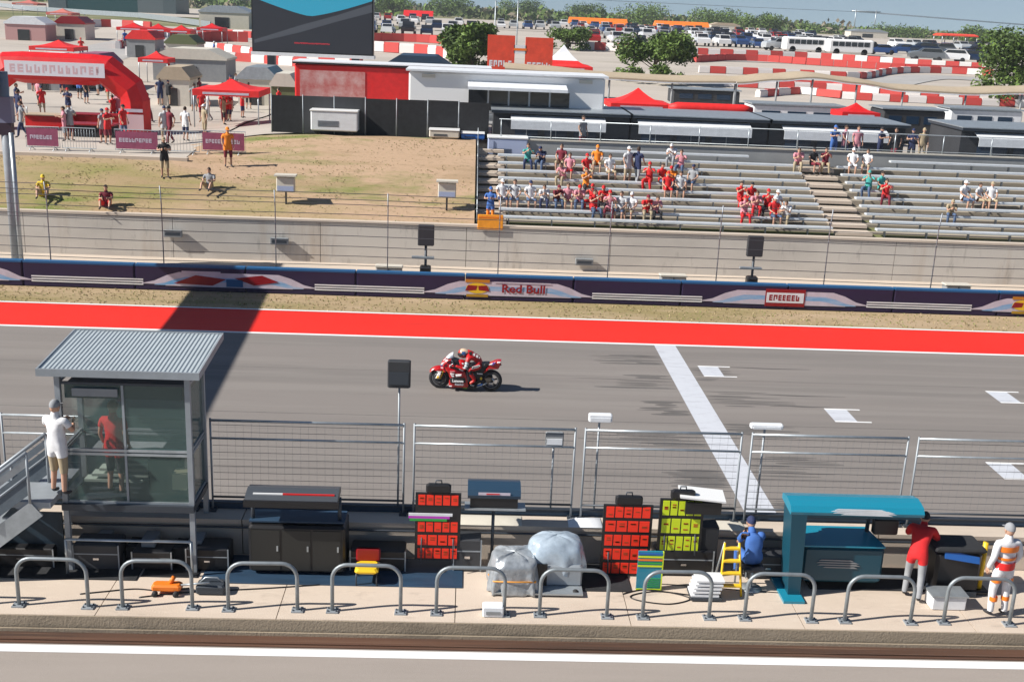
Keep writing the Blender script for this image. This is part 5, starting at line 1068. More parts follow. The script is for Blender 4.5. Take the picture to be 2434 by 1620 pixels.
def wheel(xc, zc, r, w, par_name):
    mb = MB(); prof = []
    for k in range(9): a = math.pi*k/8; prof.append((r-.055*(1-math.sin(a))*1.0, -w/2*math.cos(a)))
    prof = [(r-.11, -w*.42)]+prof+[(r-.11, w*.42)]
    mb.lathe(prof, rubber, 36, (xc, 0, zc), 'Y'); ty = mb.obj('tyre', None)
    mb = MB(); mb.lathe([(r-.105, -w*.40), (r-.118, -w*.40), (r-.125, -w*.2), (r-.13, 0), (r-.125, w*.2), (r-.118, w*.40), (r-.105, w*.40)], black, 32, (xc, 0, zc), 'Y')
    mb.lathe([(r-.098, -w*.425), (r-.105, -w*.43), (r-.112, -w*.425)], mat('rim_line', (.35, .35, .37), .4), 32, (xc, 0, zc), 'Y')
    for k in range(5):
        a = 2*math.pi*k/5+.3; 
        for da in (-.09, .09): mb.tube([(xc+.045*math.cos(a), 0, zc+.045*math.sin(a)), (xc+(r-.125)*math.cos(a+da), 0, zc+(r-.125)*math.sin(a+da))], [.018, .012], dsteel, 6)
    mb.lathe([(0, -.07), (.05, -.07), (.055, 0), (.05, .07), (0, .07)], dsteel, 16, (xc, 0, zc), 'Y'); rm = mb.obj('rim', None)
    ty.name = 'wheel'; ty.parent = bk; rm.parent = ty; return ty
wf = wheel(0, .298, .298, .125, 'front_wheel'); wr = wheel(WB, .31, .31, .19, 'rear_wheel')
for s_ in (-1, 1):
    mb = MB(); mb.lathe([(.09, s_*.072), (.165, s_*.072), (.165, s_*.078), (.09, s_*.078), (.09, s_*.072)], mat('carbon_disc', (.06, .06, .065), .4, .3), 28, (0, 0, .298), 'Y'); mb.obj('brake_disc', wf)
mb = MB(); mb.lathe([(.03, -.105), (.10, -.105), (.10, -.10), (.03, -.10), (.03, -.105)], chrome, 20, (WB, 0, .31), 'Y'); mb.obj('sprocket', wr)
# forks
for s_ in (-1, 1):
    mb = MB(); a = pf(600, 700, s_*.105); b = Vector((.02, s_*.105, .30)); mb.tube([a+(a-b)*.6, a], .028, dsteel); mb.tube([a, a.lerp(b, .25)], .026, green if s_ < 0 else dsteel); mb.tube([a.lerp(b, .25), b], [.027, .024], gold); mb.obj('fork_leg', bk)
    mb = MB(); plate(mb, [(425, 800), (505, 800), (470, 925), (360, 935)], s_*.135, .02, white); o = mb.obj('fork_guard', bk)
    mb = MB(); plate(mb, [(412, 858), (466, 866), (452, 922), (396, 918)], s_*.165, .01, mat('yellow_decal', (.9, .52, .02), .4)); mb.obj('decal', o)
    mb = MB(); mb.rbox((.09, s_*.10, .33), (.07, .05, .11), black, .01); mb.obj('brake_caliper', bk)
# front fender
mb = MB(); n = 9; A = []; B = []; C = []; D = []
for k in range(n):
    a = R(142-k*72/(n-1)); rr_ = .335; x = -math.cos(a)*-1; px_, pz_ = rr_*math.cos(a), .298+rr_*math.sin(a); A.append((px_, -.085, pz_-.05)); B.append((px_*1.03, -.05, .298+(pz_-.298)*1.06)); C.append((px_*1.03, .05, .298+(pz_-.298)*1.06)); D.append((px_, .085, pz_-.05))
mb.strip(A, B, redp, True); mb.strip(B, C, redp, True); mb.strip(C, D, redp, True); plate(mb, [(330, 745), (440, 682), (540, 692), (535, 765), (385, 752)], -.095, .02, redp); plate(mb, [(330, 745), (440, 682), (540, 692), (535, 765), (385, 752)], .095, .02, redp); o = mb.obj('front_fender', bk)
mb = MB(); plate(mb, [(380, 752), (530, 765), (500, 800), (425, 790)], -.112, .01, white); mb.obj('decal', o)
# upper cowl: rounded nose built from cross sections
secs = [(478, 640, 500, .02), (492, 575, 560, .09), (540, 500, 640, .15), (600, 445, 690, .19), (680, 415, 640, .21), (760, 405, 560, .20)]
rings = []; n = 14
for xz, yt, yb, hw in secs:
    zt = pf(xz, yt).z; zb_ = pf(xz, yb+80).z; x = pf(xz, 0).x; ring = []
    for k in range(n):
        a = math.pi*(k/(n-1)); ring.append(Vector((x, -hw*math.cos(a), zb_+(zt-zb_)*math.sin(a)**.8)))
    rings.append(ring)
mb = MB(); n_ = n
for i in range(len(rings)-1): mb.add(rings[i]+rings[i+1], [(k, k+1, n_+k+1, n_+k) for k in range(n_-1)], redp if i not in (0,) else white, True)
o = mb.obj('nose_cowl', bk)
mb = MB()
for pts, m in (([(505, 560), (575, 552), (585, 572), (500, 580)], white), ([(530, 525), (600, 516), (612, 532), (522, 540)], white), ([(560, 470), (640, 400), (655, 430), (580, 490)], white), ([(500, 585), (560, 578), (556, 610), (505, 612)], blue), ([(500, 640), (560, 650), (590, 690), (540, 672)], white)): mb = MB(); plate(mb, pts, -.205, .02, m); mb.obj('decal', o)
# wings
for s_ in (-1, 1):
    mb = MB(); mb.add([pf(500, 640, s_*.12), pf(600, 650, s_*.12), pf(590, 668, s_*.30), pf(520, 660, s_*.30), pf(500, 655, s_*.12), pf(600, 668, s_*.12), pf(590, 680, s_*.30), pf(520, 675, s_*.30)], [(0, 1, 2, 3), (4, 5, 6, 7), (0, 1, 5, 4), (1, 2, 6, 5), (2, 3, 7, 6), (3, 0, 4, 7)], redp); mb.obj('winglet', bk)
# windscreen
mb = MB(); rings = []
for xz, yz, hw in ((620, 430, .15), (680, 375, .15), (740, 335, .12), (800, 312, .08)):
    x = pf(xz, 0).x; zt = pf(xz, yz).z; zb_ = pf(xz, 440).z; rings.append([Vector((x+.05*(k/8-.5)**2, -hw*math.cos(math.pi*k/8), zb_+(zt-zb_)*math.sin(math.pi*k/8)**.7)) for k in range(9)])
for i in range(3): mb.add(rings[i]+rings[i+1], [(k, k+1, 9+k+1, 9+k) for k in range(8)], mat('windscreen', (.82, .86, .9), .08, spec=.9, coat=1), True)
mb.obj('windscreen', bk)
# main side fairing, both sides, belly between
side = [(600, 620), (700, 655), (900, 700), (1130, 740), (1185, 900), (1235, 1080), (1200, 1130), (900, 1118), (800, 1135), (722, 1090), (728, 960), (752, 900), (700, 790), (640, 700)]
for s_ in (-1, 1):
    mb = MB(); plate(mb, side, s_*.22, .03, redp); o = mb.obj('side_fairing', bk)
    if s_ < 0:
        mb = MB(); plate(mb, [(748, 885), (905, 866), (1140, 882), (1168, 1000), (900, 1008), (762, 1000)], -.27, .006, black); mb.obj('black_panel', o)
        for pts, m in (([(750, 765), (865, 770), (875, 795), (760, 790)], white), ([(770, 810), (860, 815), (870, 858), (800, 850)], whitev), ([(890, 790), (1055, 790), (1060, 830), (905, 850)], white), ([(748, 715), (880, 715), (880, 735), (750, 735)], mat('dull_pink', (.5, .2, .22), .5)), ([(732, 1070), (815, 1070), (815, 1088), (735, 1088)], whitev)): mb = MB(); plate(mb, pts, -.262, .005, m); mb.obj('decal', o)
mb = MB()
for a, b in zip([(722, 1090), (800, 1135), (900, 1118), (1200, 1130)], [(800, 1135), (900, 1118), (1200, 1130), (1235, 1080)]): mb.add([pf(*a, -.2), pf(*b, -.2), pf(*b, .2), pf(*a, .2)], [(0, 1, 2, 3)], redp)
plate(mb, [(850, 1100), (1450, 1105), (1440, 1165), (1230, 1180), (900, 1150)], -.17, .34, black); mb.obj('belly_pan', bk)
mb = MB()
for k in range(3): x = 1105+k*32; mb.prism([pf(x, 1095, -.212), pf(x+16, 1093, -.212), pf(x+24, 1130, -.212), pf(x+14+k*3, 1172, -.212), pf(x+6, 1130, -.212)], (0, -.006, 0), mat('acid_green', (.2, .55, .02), .5))
mb.obj('green_emblem', bk)
# dark engine and frame core
mb = MB(); plate(mb, [(610, 590), (760, 450), (930, 500), (1150, 700), (1180, 760), (620, 720)], -.13, .26, black); plate(mb, [(1150, 600), (1640, 560), (1700, 640), (1600, 800), (1640, 1000), (1430, 1080), (1230, 1080), (1150, 800)], -.11, .22, black); mb.obj('frame', bk)
mb = MB(); mb.tube([pf(1180, 760, -.12), pf(1200, 900, -.14), pf(1215, 1020, -.12)], .03, greyp); mb.rbox(pf(1320, 900, 0), (.28, .3, .3), dsteel, .04); mb.obj('engine', bk)
# tank
mb = MB(); rings = []; n = 12
for xz, yt, yb, hw in ((915, 530, 660, .10), (960, 500, 690, .16), (1040, 495, 720, .17), (1110, 520, 720, .15), (1180, 600, 700, .08)):
    x = pf(xz, 0).x; zt = pf(xz, yt).z; zb_ = pf(xz, yb).z; rings.append([Vector((x, -hw*math.cos(math.pi*k/(n-1)), zb_+(zt-zb_)*math.sin(math.pi*k/(n-1))**.5)) for k in range(n)])
for i in range(4): mb.add(rings[i]+rings[i+1], [(k, k+1, n+k+1, n+k) for k in range(n-1)], redp, True)
mb.add(rings[0], [tuple(range(n))], redp); o = mb.obj('fuel_tank', bk)
for pts in ([(970, 650), (1100, 640), (1110, 700), (1080, 740), (980, 690)], [(1040, 530), (1090, 540), (1100, 570), (1050, 556)]): mb = MB(); plate(mb, pts, -.19, .01, whitev); mb.obj('decal', o)
# seat and tail
mb = MB(); plate(mb, [(1600, 600), (1640, 560), (1740, 560), (1720, 620), (1620, 660)], -.11, .22, black); mb.obj('seat', bk)
mb = MB(); plate(mb, [(1580, 790), (1690, 640), (1740, 575), (1880, 520), (1955, 500), (2045, 505), (2040, 590), (1985, 700), (1850, 705), (1720, 700), (1620, 800)], -.10, .20, redp); o = mb.obj('tail_unit', bk)
for pts, yy, m in (([(1730, 585), (1800, 555), (1905, 515), (1880, 560), (1800, 590)], -.137, white), ([(1830, 540), (1880, 520), (1920, 540), (1850, 600), (1800, 600)], -.139, mat('violet', (.12, .05, .3), .5)), ([(1955, 508), (2040, 512), (2036, 540), (1950, 545)], -.139, white)): mb = MB(); plate(mb, pts, yy, .01, m); mb.obj('decal', o)
mb = MB(); mb.tube([pf(1960, 640, 0), pf(2040, 600, 0)], .04, dsteel); mb.obj('exhaust', bk)
mb = MB(); mb.tube([pf(1960, 560, -.04), pf(2050, 585, -.04)], .008, dsteel, 6); mb.obj('antenna', bk)
# rear hugger, swingarm, chain guard, footpeg
for s_ in (-1, 1):
    mb = MB(); q = [pf(1380, 960, s_*.12), pf(1560, 985, s_*.13), Vector((WB-.05, s_*.125, .30)), Vector((WB+.06, s_*.125, .31))]; mb.tube(q, [.05, .045, .035, .03], black, 8); plate(mb, [(1610, 905), (1700, 890), (1820, 900), (1835, 960), (1800, 1010), (1690, 1010)], s_*.15, .015, mat('carbon_brown', (.07, .06, .05), .4)); mb.obj('swingarm', bk)
mb = MB(); plate(mb, [(1440, 1078), (1595, 1030), (1605, 1058), (1470, 1100)], -.17, .02, blue); plate(mb, [(1425, 1120), (1600, 1060), (1690, 1020), (1700, 1040), (1580, 1090), (1430, 1140)], -.16, .01, galv); mb.obj('chain_guard', bk)
mb = MB(); plate(mb, [(1270, 1062), (1390, 1060), (1385, 1110), (1290, 1090)], -.17, .02, galv); mb.tube([pf(1300, 1050, -.16), pf(1300, 1050, -.27)], .012, chrome, 6); mb.obj('footpeg', bk)
mb = MB(); mb.rbox(pf(1550, 920, -.145), (.06, .04, .08), yellow, .01); mb.rbox(pf(1545, 995, -.145), (.05, .03, .05), gold, .01); mb.obj('reservoir', bk)
for s_ in (-1, 1): mb = MB(); mb.tube([pf(760, 470, s_*.12), pf(850, 545, s_*.30)], .02, dsteel); mb.tube([pf(800, 500, s_*.24), pf(800, 560, s_*.33)], .008, chrome, 6); mb.obj('handlebar', bk)
def btxt(nm, txt, xz, yz, y, size, m, tilt=0, par=None, sx=1.): p = pf(xz, yz); o = text_obj(nm, txt, size, m, par or bk, (p.x, y, p.z), (R(90), R(tilt), 0), .006, sx); return o
btxt('lettering', 'Lenovo', 965, 940, -.325, .105, white, 0); btxt('lettering', 'NetApp', 1005, 1032, -.290, .075, whitev); btxt('lettering', 'AMR', 980, 820, -.275, .075, redd) if False else None
btxt('lettering', 'Lenovo', 1515, 795, -.175, .05, white)

# rider
def rp(xz, yz, y): return pf(xz, yz, y)
RJ = dict(pelvis=rp(1530, 590, 0), belly=rp(1440, 470, 0), chest=rp(1300, 395, 0), neck=rp(1195, 360, 0), head=rp(1110, 345, 0), shL=rp(1215, 395, .17), shR=rp(1215, 410, -.19), elL=rp(1150, 660, .30), elR=rp(1145, 660, -.31), wrL=rp(880, 575, .29), wrR=rp(890, 575, -.30),
          hipL=rp(1510, 620, .13), hipR=rp(1510, 620, -.13), knL=rp(1225, 690, .25), knR=rp(1225, 690, -.27), anL=rp(1400, 950, .19), anR=rp(1400, 950, -.21), toL=rp(1260, 1032, .2), toR=rp(1262, 1032, -.22))
RR = dict(pelvis=(.15, .13), belly=(.15, .13), chest=(.165, .14), neck=(.07, .07), head=(.06, .06), shL=.078, shR=.078, elL=.05, elR=.052, wrL=.038, wrR=.038, hipL=.10, hipR=.10, knL=.072, knR=.072, anL=.052, anR=.052, toL=.042, toR=.042)
od = ['pelvis', 'belly', 'chest', 'neck', 'head', 'shL', 'shR', 'elL', 'elR', 'wrL', 'wrR', 'hipL', 'hipR', 'knL', 'knR', 'anL', 'anR', 'toL', 'toR']
me = skin_mesh({k: (RJ[k], RR[k]) for k in od}, [('pelvis', 'belly'), ('belly', 'chest'), ('chest', 'neck'), ('neck', 'head'), ('chest', 'shL'), ('chest', 'shR'), ('shL', 'elL'), ('elL', 'wrL'), ('shR', 'elR'), ('elR', 'wrR'), ('pelvis', 'hipL'), ('pelvis', 'hipR'), ('hipL', 'knL'), ('knL', 'anL'), ('anL', 'toL'), ('hipR', 'knR'), ('knR', 'anR'), ('anR', 'toR')], 2)
suit = mat('race_suit_red', (.50, .006, .008), .45, var=.15, vs=14); sw = mat('race_suit_white', (.7, .7, .72), .5); sk_ = mat('race_suit_black', (.02, .02, .022), .5)
mb = MB(); mb.v = [tuple(v.co) for v in me.vertices]
def sg(p, a, b): t = max(0, min(1, (p-a).dot(b-a)/(b-a).length_squared)); return (p-(a+(b-a)*t)).length, t
for f in me.polygons:
    p = f.center; m = suit
    for s_ in 'LR':
        d, t = sg(p, RJ['sh'+s_], RJ['el'+s_])
        if d < .085 and .38 < t < .96: m = sw if (int(t*9) % 2 == 0) else mat('suit_teal_grey', (.16, .26, .27), .5)
        d, t = sg(p, RJ['hip'+s_], RJ['kn'+s_]); 
        d2, t2 = sg(p, RJ['kn'+s_], RJ['an'+s_])
        if d2 < .09 and .05 < t2 < .35: m = sk_
        d, t = sg(p, RJ['an'+s_], RJ['to'+s_])
        if d < .07 and t > .6: m = mat('boot_red_light', (.7, .09, .05), .4)
    d, t = sg(p, RJ['pelvis'], RJ['belly'])
    if p.x < RJ['pelvis'].x-.1 and p.z < RJ['pelvis'].z-.02 and abs(p.y) < .12: m = sk_
    mb.f.append(tuple(f.vertices)); mb.m.append(mb.mi(m)); mb.sm.append(True)
for s_, k in (('L', 1), ('R', -1)):   # gloved hands closed round the grips
    w0 = RJ['wr'+s_]; g0 = w0+Vector((-.10, 0, -.01)); mb.ell(g0+Vector((.03, 0, 0)), (.055, .045, .035), redp, 8, 6)
    for q in range(4): y0 = (-.034+.022*q); a = g0+Vector((-.01, y0, .022)); mb.tube([a, a+Vector((-.045, 0, -.005)), a+Vector((-.055, 0, -.04)), a+Vector((-.02, 0, -.058))], [.012, .012, .011, .009], redp if q % 2 else sw, 6)
    a = g0+Vector((.02, -k*.04, -.01)); mb.tube([a, a+Vector((-.03, -k*.01, -.025)), a+Vector((-.055, 0, -.03))], [.013, .012, .009], redp, 6)
rd = mb.obj('person'); bpy.data.meshes.remove(me)
rd.location = (BF.x, BF.y, 0); rd.rotation_euler = (0, 0, ang); tag(rd, 'rider in red race suit and painted helmet crouched low on the motorcycle', 'person')
# helmet
hc = rp(1062, 345, 0); mb = MB(); hp = mat('helmet_paint', (.72, .52, .36), .2, coat=1); hb = mat('helmet_blue', (.03, .10, .26), .2, coat=1); hr = mat('helmet_red', (.5, .05, .03), .2, coat=1); hk = mat('visor', (.02, .025, .03), .05, coat=1, spec=1.)
n, h = 24, 16; vs = []
for i in range(h+1):
    a = math.pi*i/h
    for k in range(n):
        b = 2*math.pi*k/n; q = Vector((.155*math.sin(a)*math.cos(b), .125*math.sin(a)*math.sin(b), .14*math.cos(a)))
        if q.z < 0 and q.x < 0: q.x *= 1.12
        if q.x > .08 and q.z > 0: q.x += .02
        vs.append(q+hc)
base = len(mb.v); mb.v = [tuple(v) for v in vs]
for i in range(h):
    for k in range(n):
        f = (i*n+k, (i+1)*n+k, (i+1)*n+(k+1) % n, i*n+(k+1) % n); c = sum((vs[j] for j in f), Vector())/4-hc
        u = c.x; m = hp if c.z > .035 else sk_
        if c.x < -.055 and -.06 < c.z < .04: m = hk
        elif c.x < -.08 and c.z >= .04: m = hr
        elif -.02 < c.x < .09 and -.02 < c.z < .07: m = hb
        elif c.z <= -.02: m = hr if (i+k) % 3 == 0 else sk_
        mb.f.append(f); mb.m.append(mb.mi(m)); mb.sm.append(True)
o = mb.obj('helmet', rd)
mb = MB(); mb.ell(rp(1250, 330, 0), (.16, .08, .06), suit, 12, 8, Matrix.Rotation(R(22), 3, 'Y')); o = mb.obj('back_hump', rd)
# panels on the suit: thigh, back, shoulder
def panel(nm, pts, y, m, t=.006): mb = MB(); P = [rp(*p, y) for p in pts]; mb.prism(P, (0, -t, 0), m); return mb.obj(nm, rd)
o = panel('thigh_panel', [(1300, 655), (1320, 590), (1500, 548), (1530, 575), (1480, 610)], -.30, white)
p = rp(1402, 598, -.308); text_obj('lettering', 'Lenovo', .075, black, rd, p, (R(90), R(-17), 0), .003)
for k, (pts, m) in enumerate((([(1215, 270), (1300, 265), (1300, 345), (1235, 350)], sk_), ([(1320, 300), (1380, 310), (1370, 375), (1305, 355)], white), ([(1395, 340), (1460, 360), (1445, 420), (1385, 390)], white), ([(1470, 385), (1510, 410), (1490, 440), (1460, 425)], white))): panel('back_panel', pts, -.165+.012*k, m, .01)
# ------------------------------------------------------------------ trees
def tree(label, x, Y, z0, h, wd, seed, nl=11000, low=.10, grp='green trees in the fan zone', leaf=.22):
    rd = random.Random(seed); t = thing('tree', label, 'tree', (x, Y, z0), group=grp)
    mb = MB(); tips = []
    th = h*.34; mb.tube([(0, 0, -.2), (.05, 0, th*.5), (.0, .03, th), (.04, 0, h*.75)], [h*.035, h*.028, h*.022, h*.006], bark, 8)
    clumps = []
    for k in range(16):
        a = rd.uniform(0, 6.28); zz = rd.uniform(.28, .72)*h; L = wd/2*rd.uniform(.45, .95)*(1-.4*abs(zz/h-.5)); b = Vector((L*math.cos(a), L*math.sin(a), min(h*.95, zz+L*.55)))
        s0 = Vector((0, 0, zz*.75)); mb.tube([s0, s0.lerp(b, .5)+Vector((0, 0, -.05*L)), b], [h*.012, h*.008, h*.003], bark, 5); clumps.append((b, wd*rd.uniform(.13, .23)))
        if k % 2: clumps.append((s0.lerp(b, .6)+Vector((rd.uniform(-.3, .3), rd.uniform(-.3, .3), .3)), wd*rd.uniform(.1, .18)))
    for k in range(8): a = rd.uniform(0, 6.28); r_ = wd*.32*rd.random(); clumps.append((Vector((r_*math.cos(a), r_*math.sin(a), h*rd.uniform(.72, .92))), wd*rd.uniform(.10, .18)))
    for k in range(7): a = rd.uniform(0, 6.28); r_ = wd*.42; clumps.append((Vector((r_*math.cos(a), r_*math.sin(a), h*rd.uniform(low, .35))), wd*rd.uniform(.10, .16)))
    mb.obj('trunk', t)
    mb = MB(); tot = sum(c[1]**2 for c in clumps)
    la, lb = mb.mi(leafA), mb.mi(leafB)
    for c, r_ in clumps:
        m = la if rd.random() < .6 else lb
        for _ in range(int(nl*r_*r_/tot)):
            q = Vector((rd.gauss(0, 1), rd.gauss(0, 1), rd.gauss(0, 1))).normalized()*r_*rd.uniform(.45, 1.08); q.z *= .78; p = c+q
            if p.z < h*low*.6: continue
            a = Vector((rd.gauss(0, 1), rd.gauss(0, 1), rd.gauss(0, .7))).normalized()*leaf*rd.uniform(.6, 1.3); b = a.cross(Vector((rd.gauss(0, 1), rd.gauss(0, 1), rd.gauss(0, 1)))).normalized()*leaf*rd.uniform(.35, .6); o = len(mb.v)
            mb.v += [tuple(p-a), tuple(p+b), tuple(p+a), tuple(p-b)]; mb.f.append((o, o+1, o+2, o+3)); mb.m.append(m if rd.random() < .8 else (lb if m == la else la)); mb.sm.append(False)
    mb.obj('crown', t, norm=False); return t
def tree_px(label, px0, px1, yt, yb, Y, seed, **k):
    x0, x1, zb, zt = px_box(px0, px1, yt, yb, Y); g = ground_z((x0+x1)/2, Y); tree(label, (x0+x1)/2, Y, g, zt-g, x1-x0, seed, **k)
tree_px('green tree behind the left banner tower', 1055, 1195, 58, 170, 105, 1)
tree_px('round green tree between the white peaked canopy and the tan shade roof', 1472, 1645, 98, 186, 108, 2)
tree_px('large green tree cut by the right edge of the picture', 2335, 2540, 92, 216, 100, 3, nl=7000)
tree_px('dark low tree behind the white peaked canopy', 1300, 1400, 78, 130, 150, 4, nl=3500)
for k, (a, b, yt, Y, wd) in enumerate(((885, 985, 0, 420, 'first'), (1010, 1130, 4, 470, 'second'), (1180, 1290, 12, 520, 'third'), (1340, 1440, 22, 500, 'fourth'), (1455, 1600, 30, 430, 'fifth'), (1640, 1780, 40, 400, 'sixth'), (1745, 1865, 50, 380, 'seventh'), (1900, 2010, 70, 470, 'eighth'), (2075, 2200, 76, 430, 'ninth'), (2280, 2420, 84, 330, 'tenth'))):
    tree_px('bushy green tree beyond the car park, %s from left' % wd, a, b, yt, yt+60, Y, 20+k, nl=3000, leaf=.42, grp='trees beyond the car park', low=.02)

# far woodland on the rolling ground: one mass of leaf clumps
rd = random.Random(8); mb = MB(); i0 = mb.mi(leafA); i1 = mb.mi(woodg); i2 = mb.mi(leafB); i3 = mb.mi(mat('grey_brush', (.20, .17, .12), .9, var=.3))
for k in range(4200):
    u = rd.random(); Y = 430+u*520; x = rd.uniform(-.55, .75)*Y; dens = .5+.5*math.sin(x*.02+Y*.013)
    if rd.random() > .45+.5*dens: continue
    g = far_z(x, Y); hh = rd.uniform(2, 4.2)*(1 if x < 150 else .75); rr_ = rd.uniform(2, 4.5); m = rd.choice([i0, i0, i1, i1, i2, i3])
    for _ in range(16):
        q = Vector((rd.gauss(0, .5)*rr_, rd.gauss(0, .5)*rr_, abs(rd.gauss(.5, .28))*hh)); a = Vector((rd.uniform(-1, 1), rd.uniform(-1, 1), rd.uniform(-.6, .6)))*rr_*.38; b = Vector((rd.uniform(-.4, .4), rd.uniform(-.4, .4), 1))*hh*.22; p = Vector((x, Y, g))+q; o = len(mb.v)
        mb.v += [tuple(p-a), tuple(p-b), tuple(p+a), tuple(p+b)]; mb.f.append((o, o+1, o+2, o+3)); mb.m.append(m); mb.sm.append(False)
o = mb.obj('far_woodland', norm=False); tag(o, 'far green and brown woodland along the horizon beyond the car park', 'woodland'); o['kind'] = 'stuff'

# ------------------------------------------------------------------ parked cars
cpaint = {n: mat('car_paint_'+n, c, .25, coat=.8) for n, c in dict(white=(.75, .75, .76), silver=(.42, .44, .46), grey=(.14, .15, .16), black=(.015, .015, .018), red=(.35, .02, .02), blue=(.03, .07, .2), navy=(.012, .025, .06)).items()}
def car_proto(kind):
    L, W_, H_ = dict(suv=(4.7, 1.9, 1.75), sedan=(4.6, 1.82, 1.42), pickup=(5.6, 1.98, 1.85))[kind]
    prof = dict(suv=[(-.5, .25), (-.5, .58), (-.47, .70), (-.22, .78), (-.10, 1.), (.36, 1.), (.47, .66), (.5, .58), (.5, .25)], sedan=[(-.5, .2), (-.5, .48), (-.46, .60), (-.22, .68), (-.06, 1.), (.2, 1.), (.36, .72), (.49, .66), (.5, .2)], pickup=[(-.5, .25), (-.5, .58), (-.47, .66), (-.24, .70), (-.14, 1.), (.1, 1.), (.14, .66), (.5, .64), (.5, .25)])[kind]
    t = bpy.data.objects.new('parked_car', None); COL.objects.link(t)
    mb = MB(); n = len(prof)
    def ring(y, k): return [Vector((x*L, y*(1 if z < .66 else k), z*H_)) for x, z in prof]
    A = ring(-W_/2+.08, .85); B = ring(-W_/2, .84); C = ring(W_/2, .84); D = ring(W_/2-.08, .85)
    for P, Q in ((B, C),): mb.add(P+Q, [(i, (i+1) % n, n+(i+1) % n, n+i) for i in range(n)]+[tuple(range(n)), tuple(range(2*n-1, n-1, -1))], white)
    b = mb.obj('body', t)
    mb = MB(); z0, z1 = .72*H_, .94*H_; xa, xb = dict(suv=(-.19, .40), sedan=(-.17, .30), pickup=(-.20, .11))[kind]
    for s_ in (-1, 1):
        yy = s_*W_/2*.84; y2 = s_*W_/2*.9
        mb.prism([(xa*L, yy, z0), (xb*L, yy, z0), ((xb-.05)*L, yy, z1), ((xa+.07)*L, yy, z1)], (0, s_*.03, 0), winw)
    e = .015; f0 = dict(suv=((-.22, .78), (-.10, 1.)), sedan=((-.22, .68), (-.06, 1.)), pickup=((-.24, .70), (-.14, 1.)))[kind]; f1 = dict(suv=((.47, .66), (.36, 1.)), sedan=((.36, .72), (.2, 1.)), pickup=((.14, .66), (.1, 1.)))[kind]
    for ((xa_, za), (xb_, zb_)), s_ in ((f0, -1), (f1, 1)):
        q = [(xa_*.96+xb_*.04, za*.9+zb_*.1), (xa_*.15+xb_*.85, za*.15+zb_*.85)]; w2 = W_*.38
        mb.quad((q[0][0]*L+s_*.03, -w2, q[0][1]*H_), (q[0][0]*L+s_*.03, w2, q[0][1]*H_), (q[1][0]*L+s_*.03, w2*.95, q[1][1]*H_+.02), (q[1][0]*L+s_*.03, -w2*.95, q[1][1]*H_+.02), winw)
    mb.obj('windows', t)
    for x in (-.32, .31):
        for s_ in (-1, 1): mb = MB(); mb.lathe([(0, -.12), (.2, -.12), (.34, -.1), (.35, 0), (.34, .1), (.2, .12), (0, .12)], rubber, 14, (x*L, s_*(W_/2-.1), .35), 'Y'); mb.obj('wheel', t)
    return t
def car_copy(proto, colm):
    c = dup(proto)
    for ch in c.children:
        if ch.name.startswith('body'): ch.material_slots[0].link = 'OBJECT'; ch.material_slots[0].material = colm
    return c
protos = {k: car_proto(k) for k in ('suv', 'sedan', 'pickup')}
rd = random.Random(31); cars = []
rows = [(880, 1150, 84, 4), (880, 1130, 72, 4), (885, 1110, 60, 4), (895, 1100, 52, 5), (1190, 1330, 70, 4), (1190, 1380, 62, 5), (1360, 1620, 108, 5), (1370, 1860, 98, 4), (1370, 1900, 88, 4), (1380, 1950, 80, 4), (1385, 1700, 74, 5), (1850, 2120, 126, 4), (1860, 2080, 112, 4), (1700, 2100, 103, 4), (2100, 2330, 130, 4), (2130, 2420, 122, 4), (2200, 2330, 150, 4), (1620, 1850, 112, 4)]
for (a, b, y, st) in rows:
    g0 = GT((a+b)/2, y); wd = (2.7 if st == 4 else 2.9)/g0.y*FPX; px = a
    while px < b and len(cars) < 230:
        yy = y+.042*(px-(a+b)/2)*.85; g = GT(px, yy)
        if rd.random() < .86: cars.append((g.x, g.y, rows.index((a, b, y, st))))
        px += wd*rd.uniform(1.0, 1.25)
names = ['white', 'white', 'white', 'silver', 'silver', 'grey', 'black', 'black', 'red', 'blue', 'navy']
rown = ['front row left of tree', 'second row left of tree', 'third row left of tree', 'rearmost row left of tree', 'row behind banner towers', 'rear row behind banner towers', 'front row right of canopy', 'second long row', 'third long row', 'fourth long row', 'rearmost row below orange roofs', 'front row near coaches', 'row behind coaches', 'rear row behind coaches', 'front row by right tree', 'second row by right tree', 'nearest row by right tree', 'short middle row']
cc = {}; pk = {}
for (x, Y, r_) in cars:
    nm = rd.choice(names); kd = rd.choice(['suv', 'suv', 'sedan', 'pickup']); key = (r_, nm, kd); cc[key] = cc.get(key, 0)+1
    if r_ in (0, 1, 3, 6, 8, 11, 13): pass
    c = car_copy(protos[kd], cpaint[nm]); z = ground_z(x, Y)+.1; c.location = (x, Y, z); c.rotation_euler = (0, 0, R(90)+rd.uniform(-.06, .06)+(math.pi if rd.random() < .4 else 0))
    if r_ in (11, 14, 16): c.rotation_euler = (0, 0, rd.uniform(-.2, .2))
    tag(c, '%s %s, %s such from left in %s' % (nm, {'suv': 'tall car', 'sedan': 'saloon car', 'pickup': 'pickup truck'}[kd], ORD[min(19, cc[key]-1)], rown[r_]), 'car', 'cars parked in the far car park')
for p in protos.values():
    for ch in list(p.children): bpy.data.objects.remove(ch)
    bpy.data.objects.remove(p)
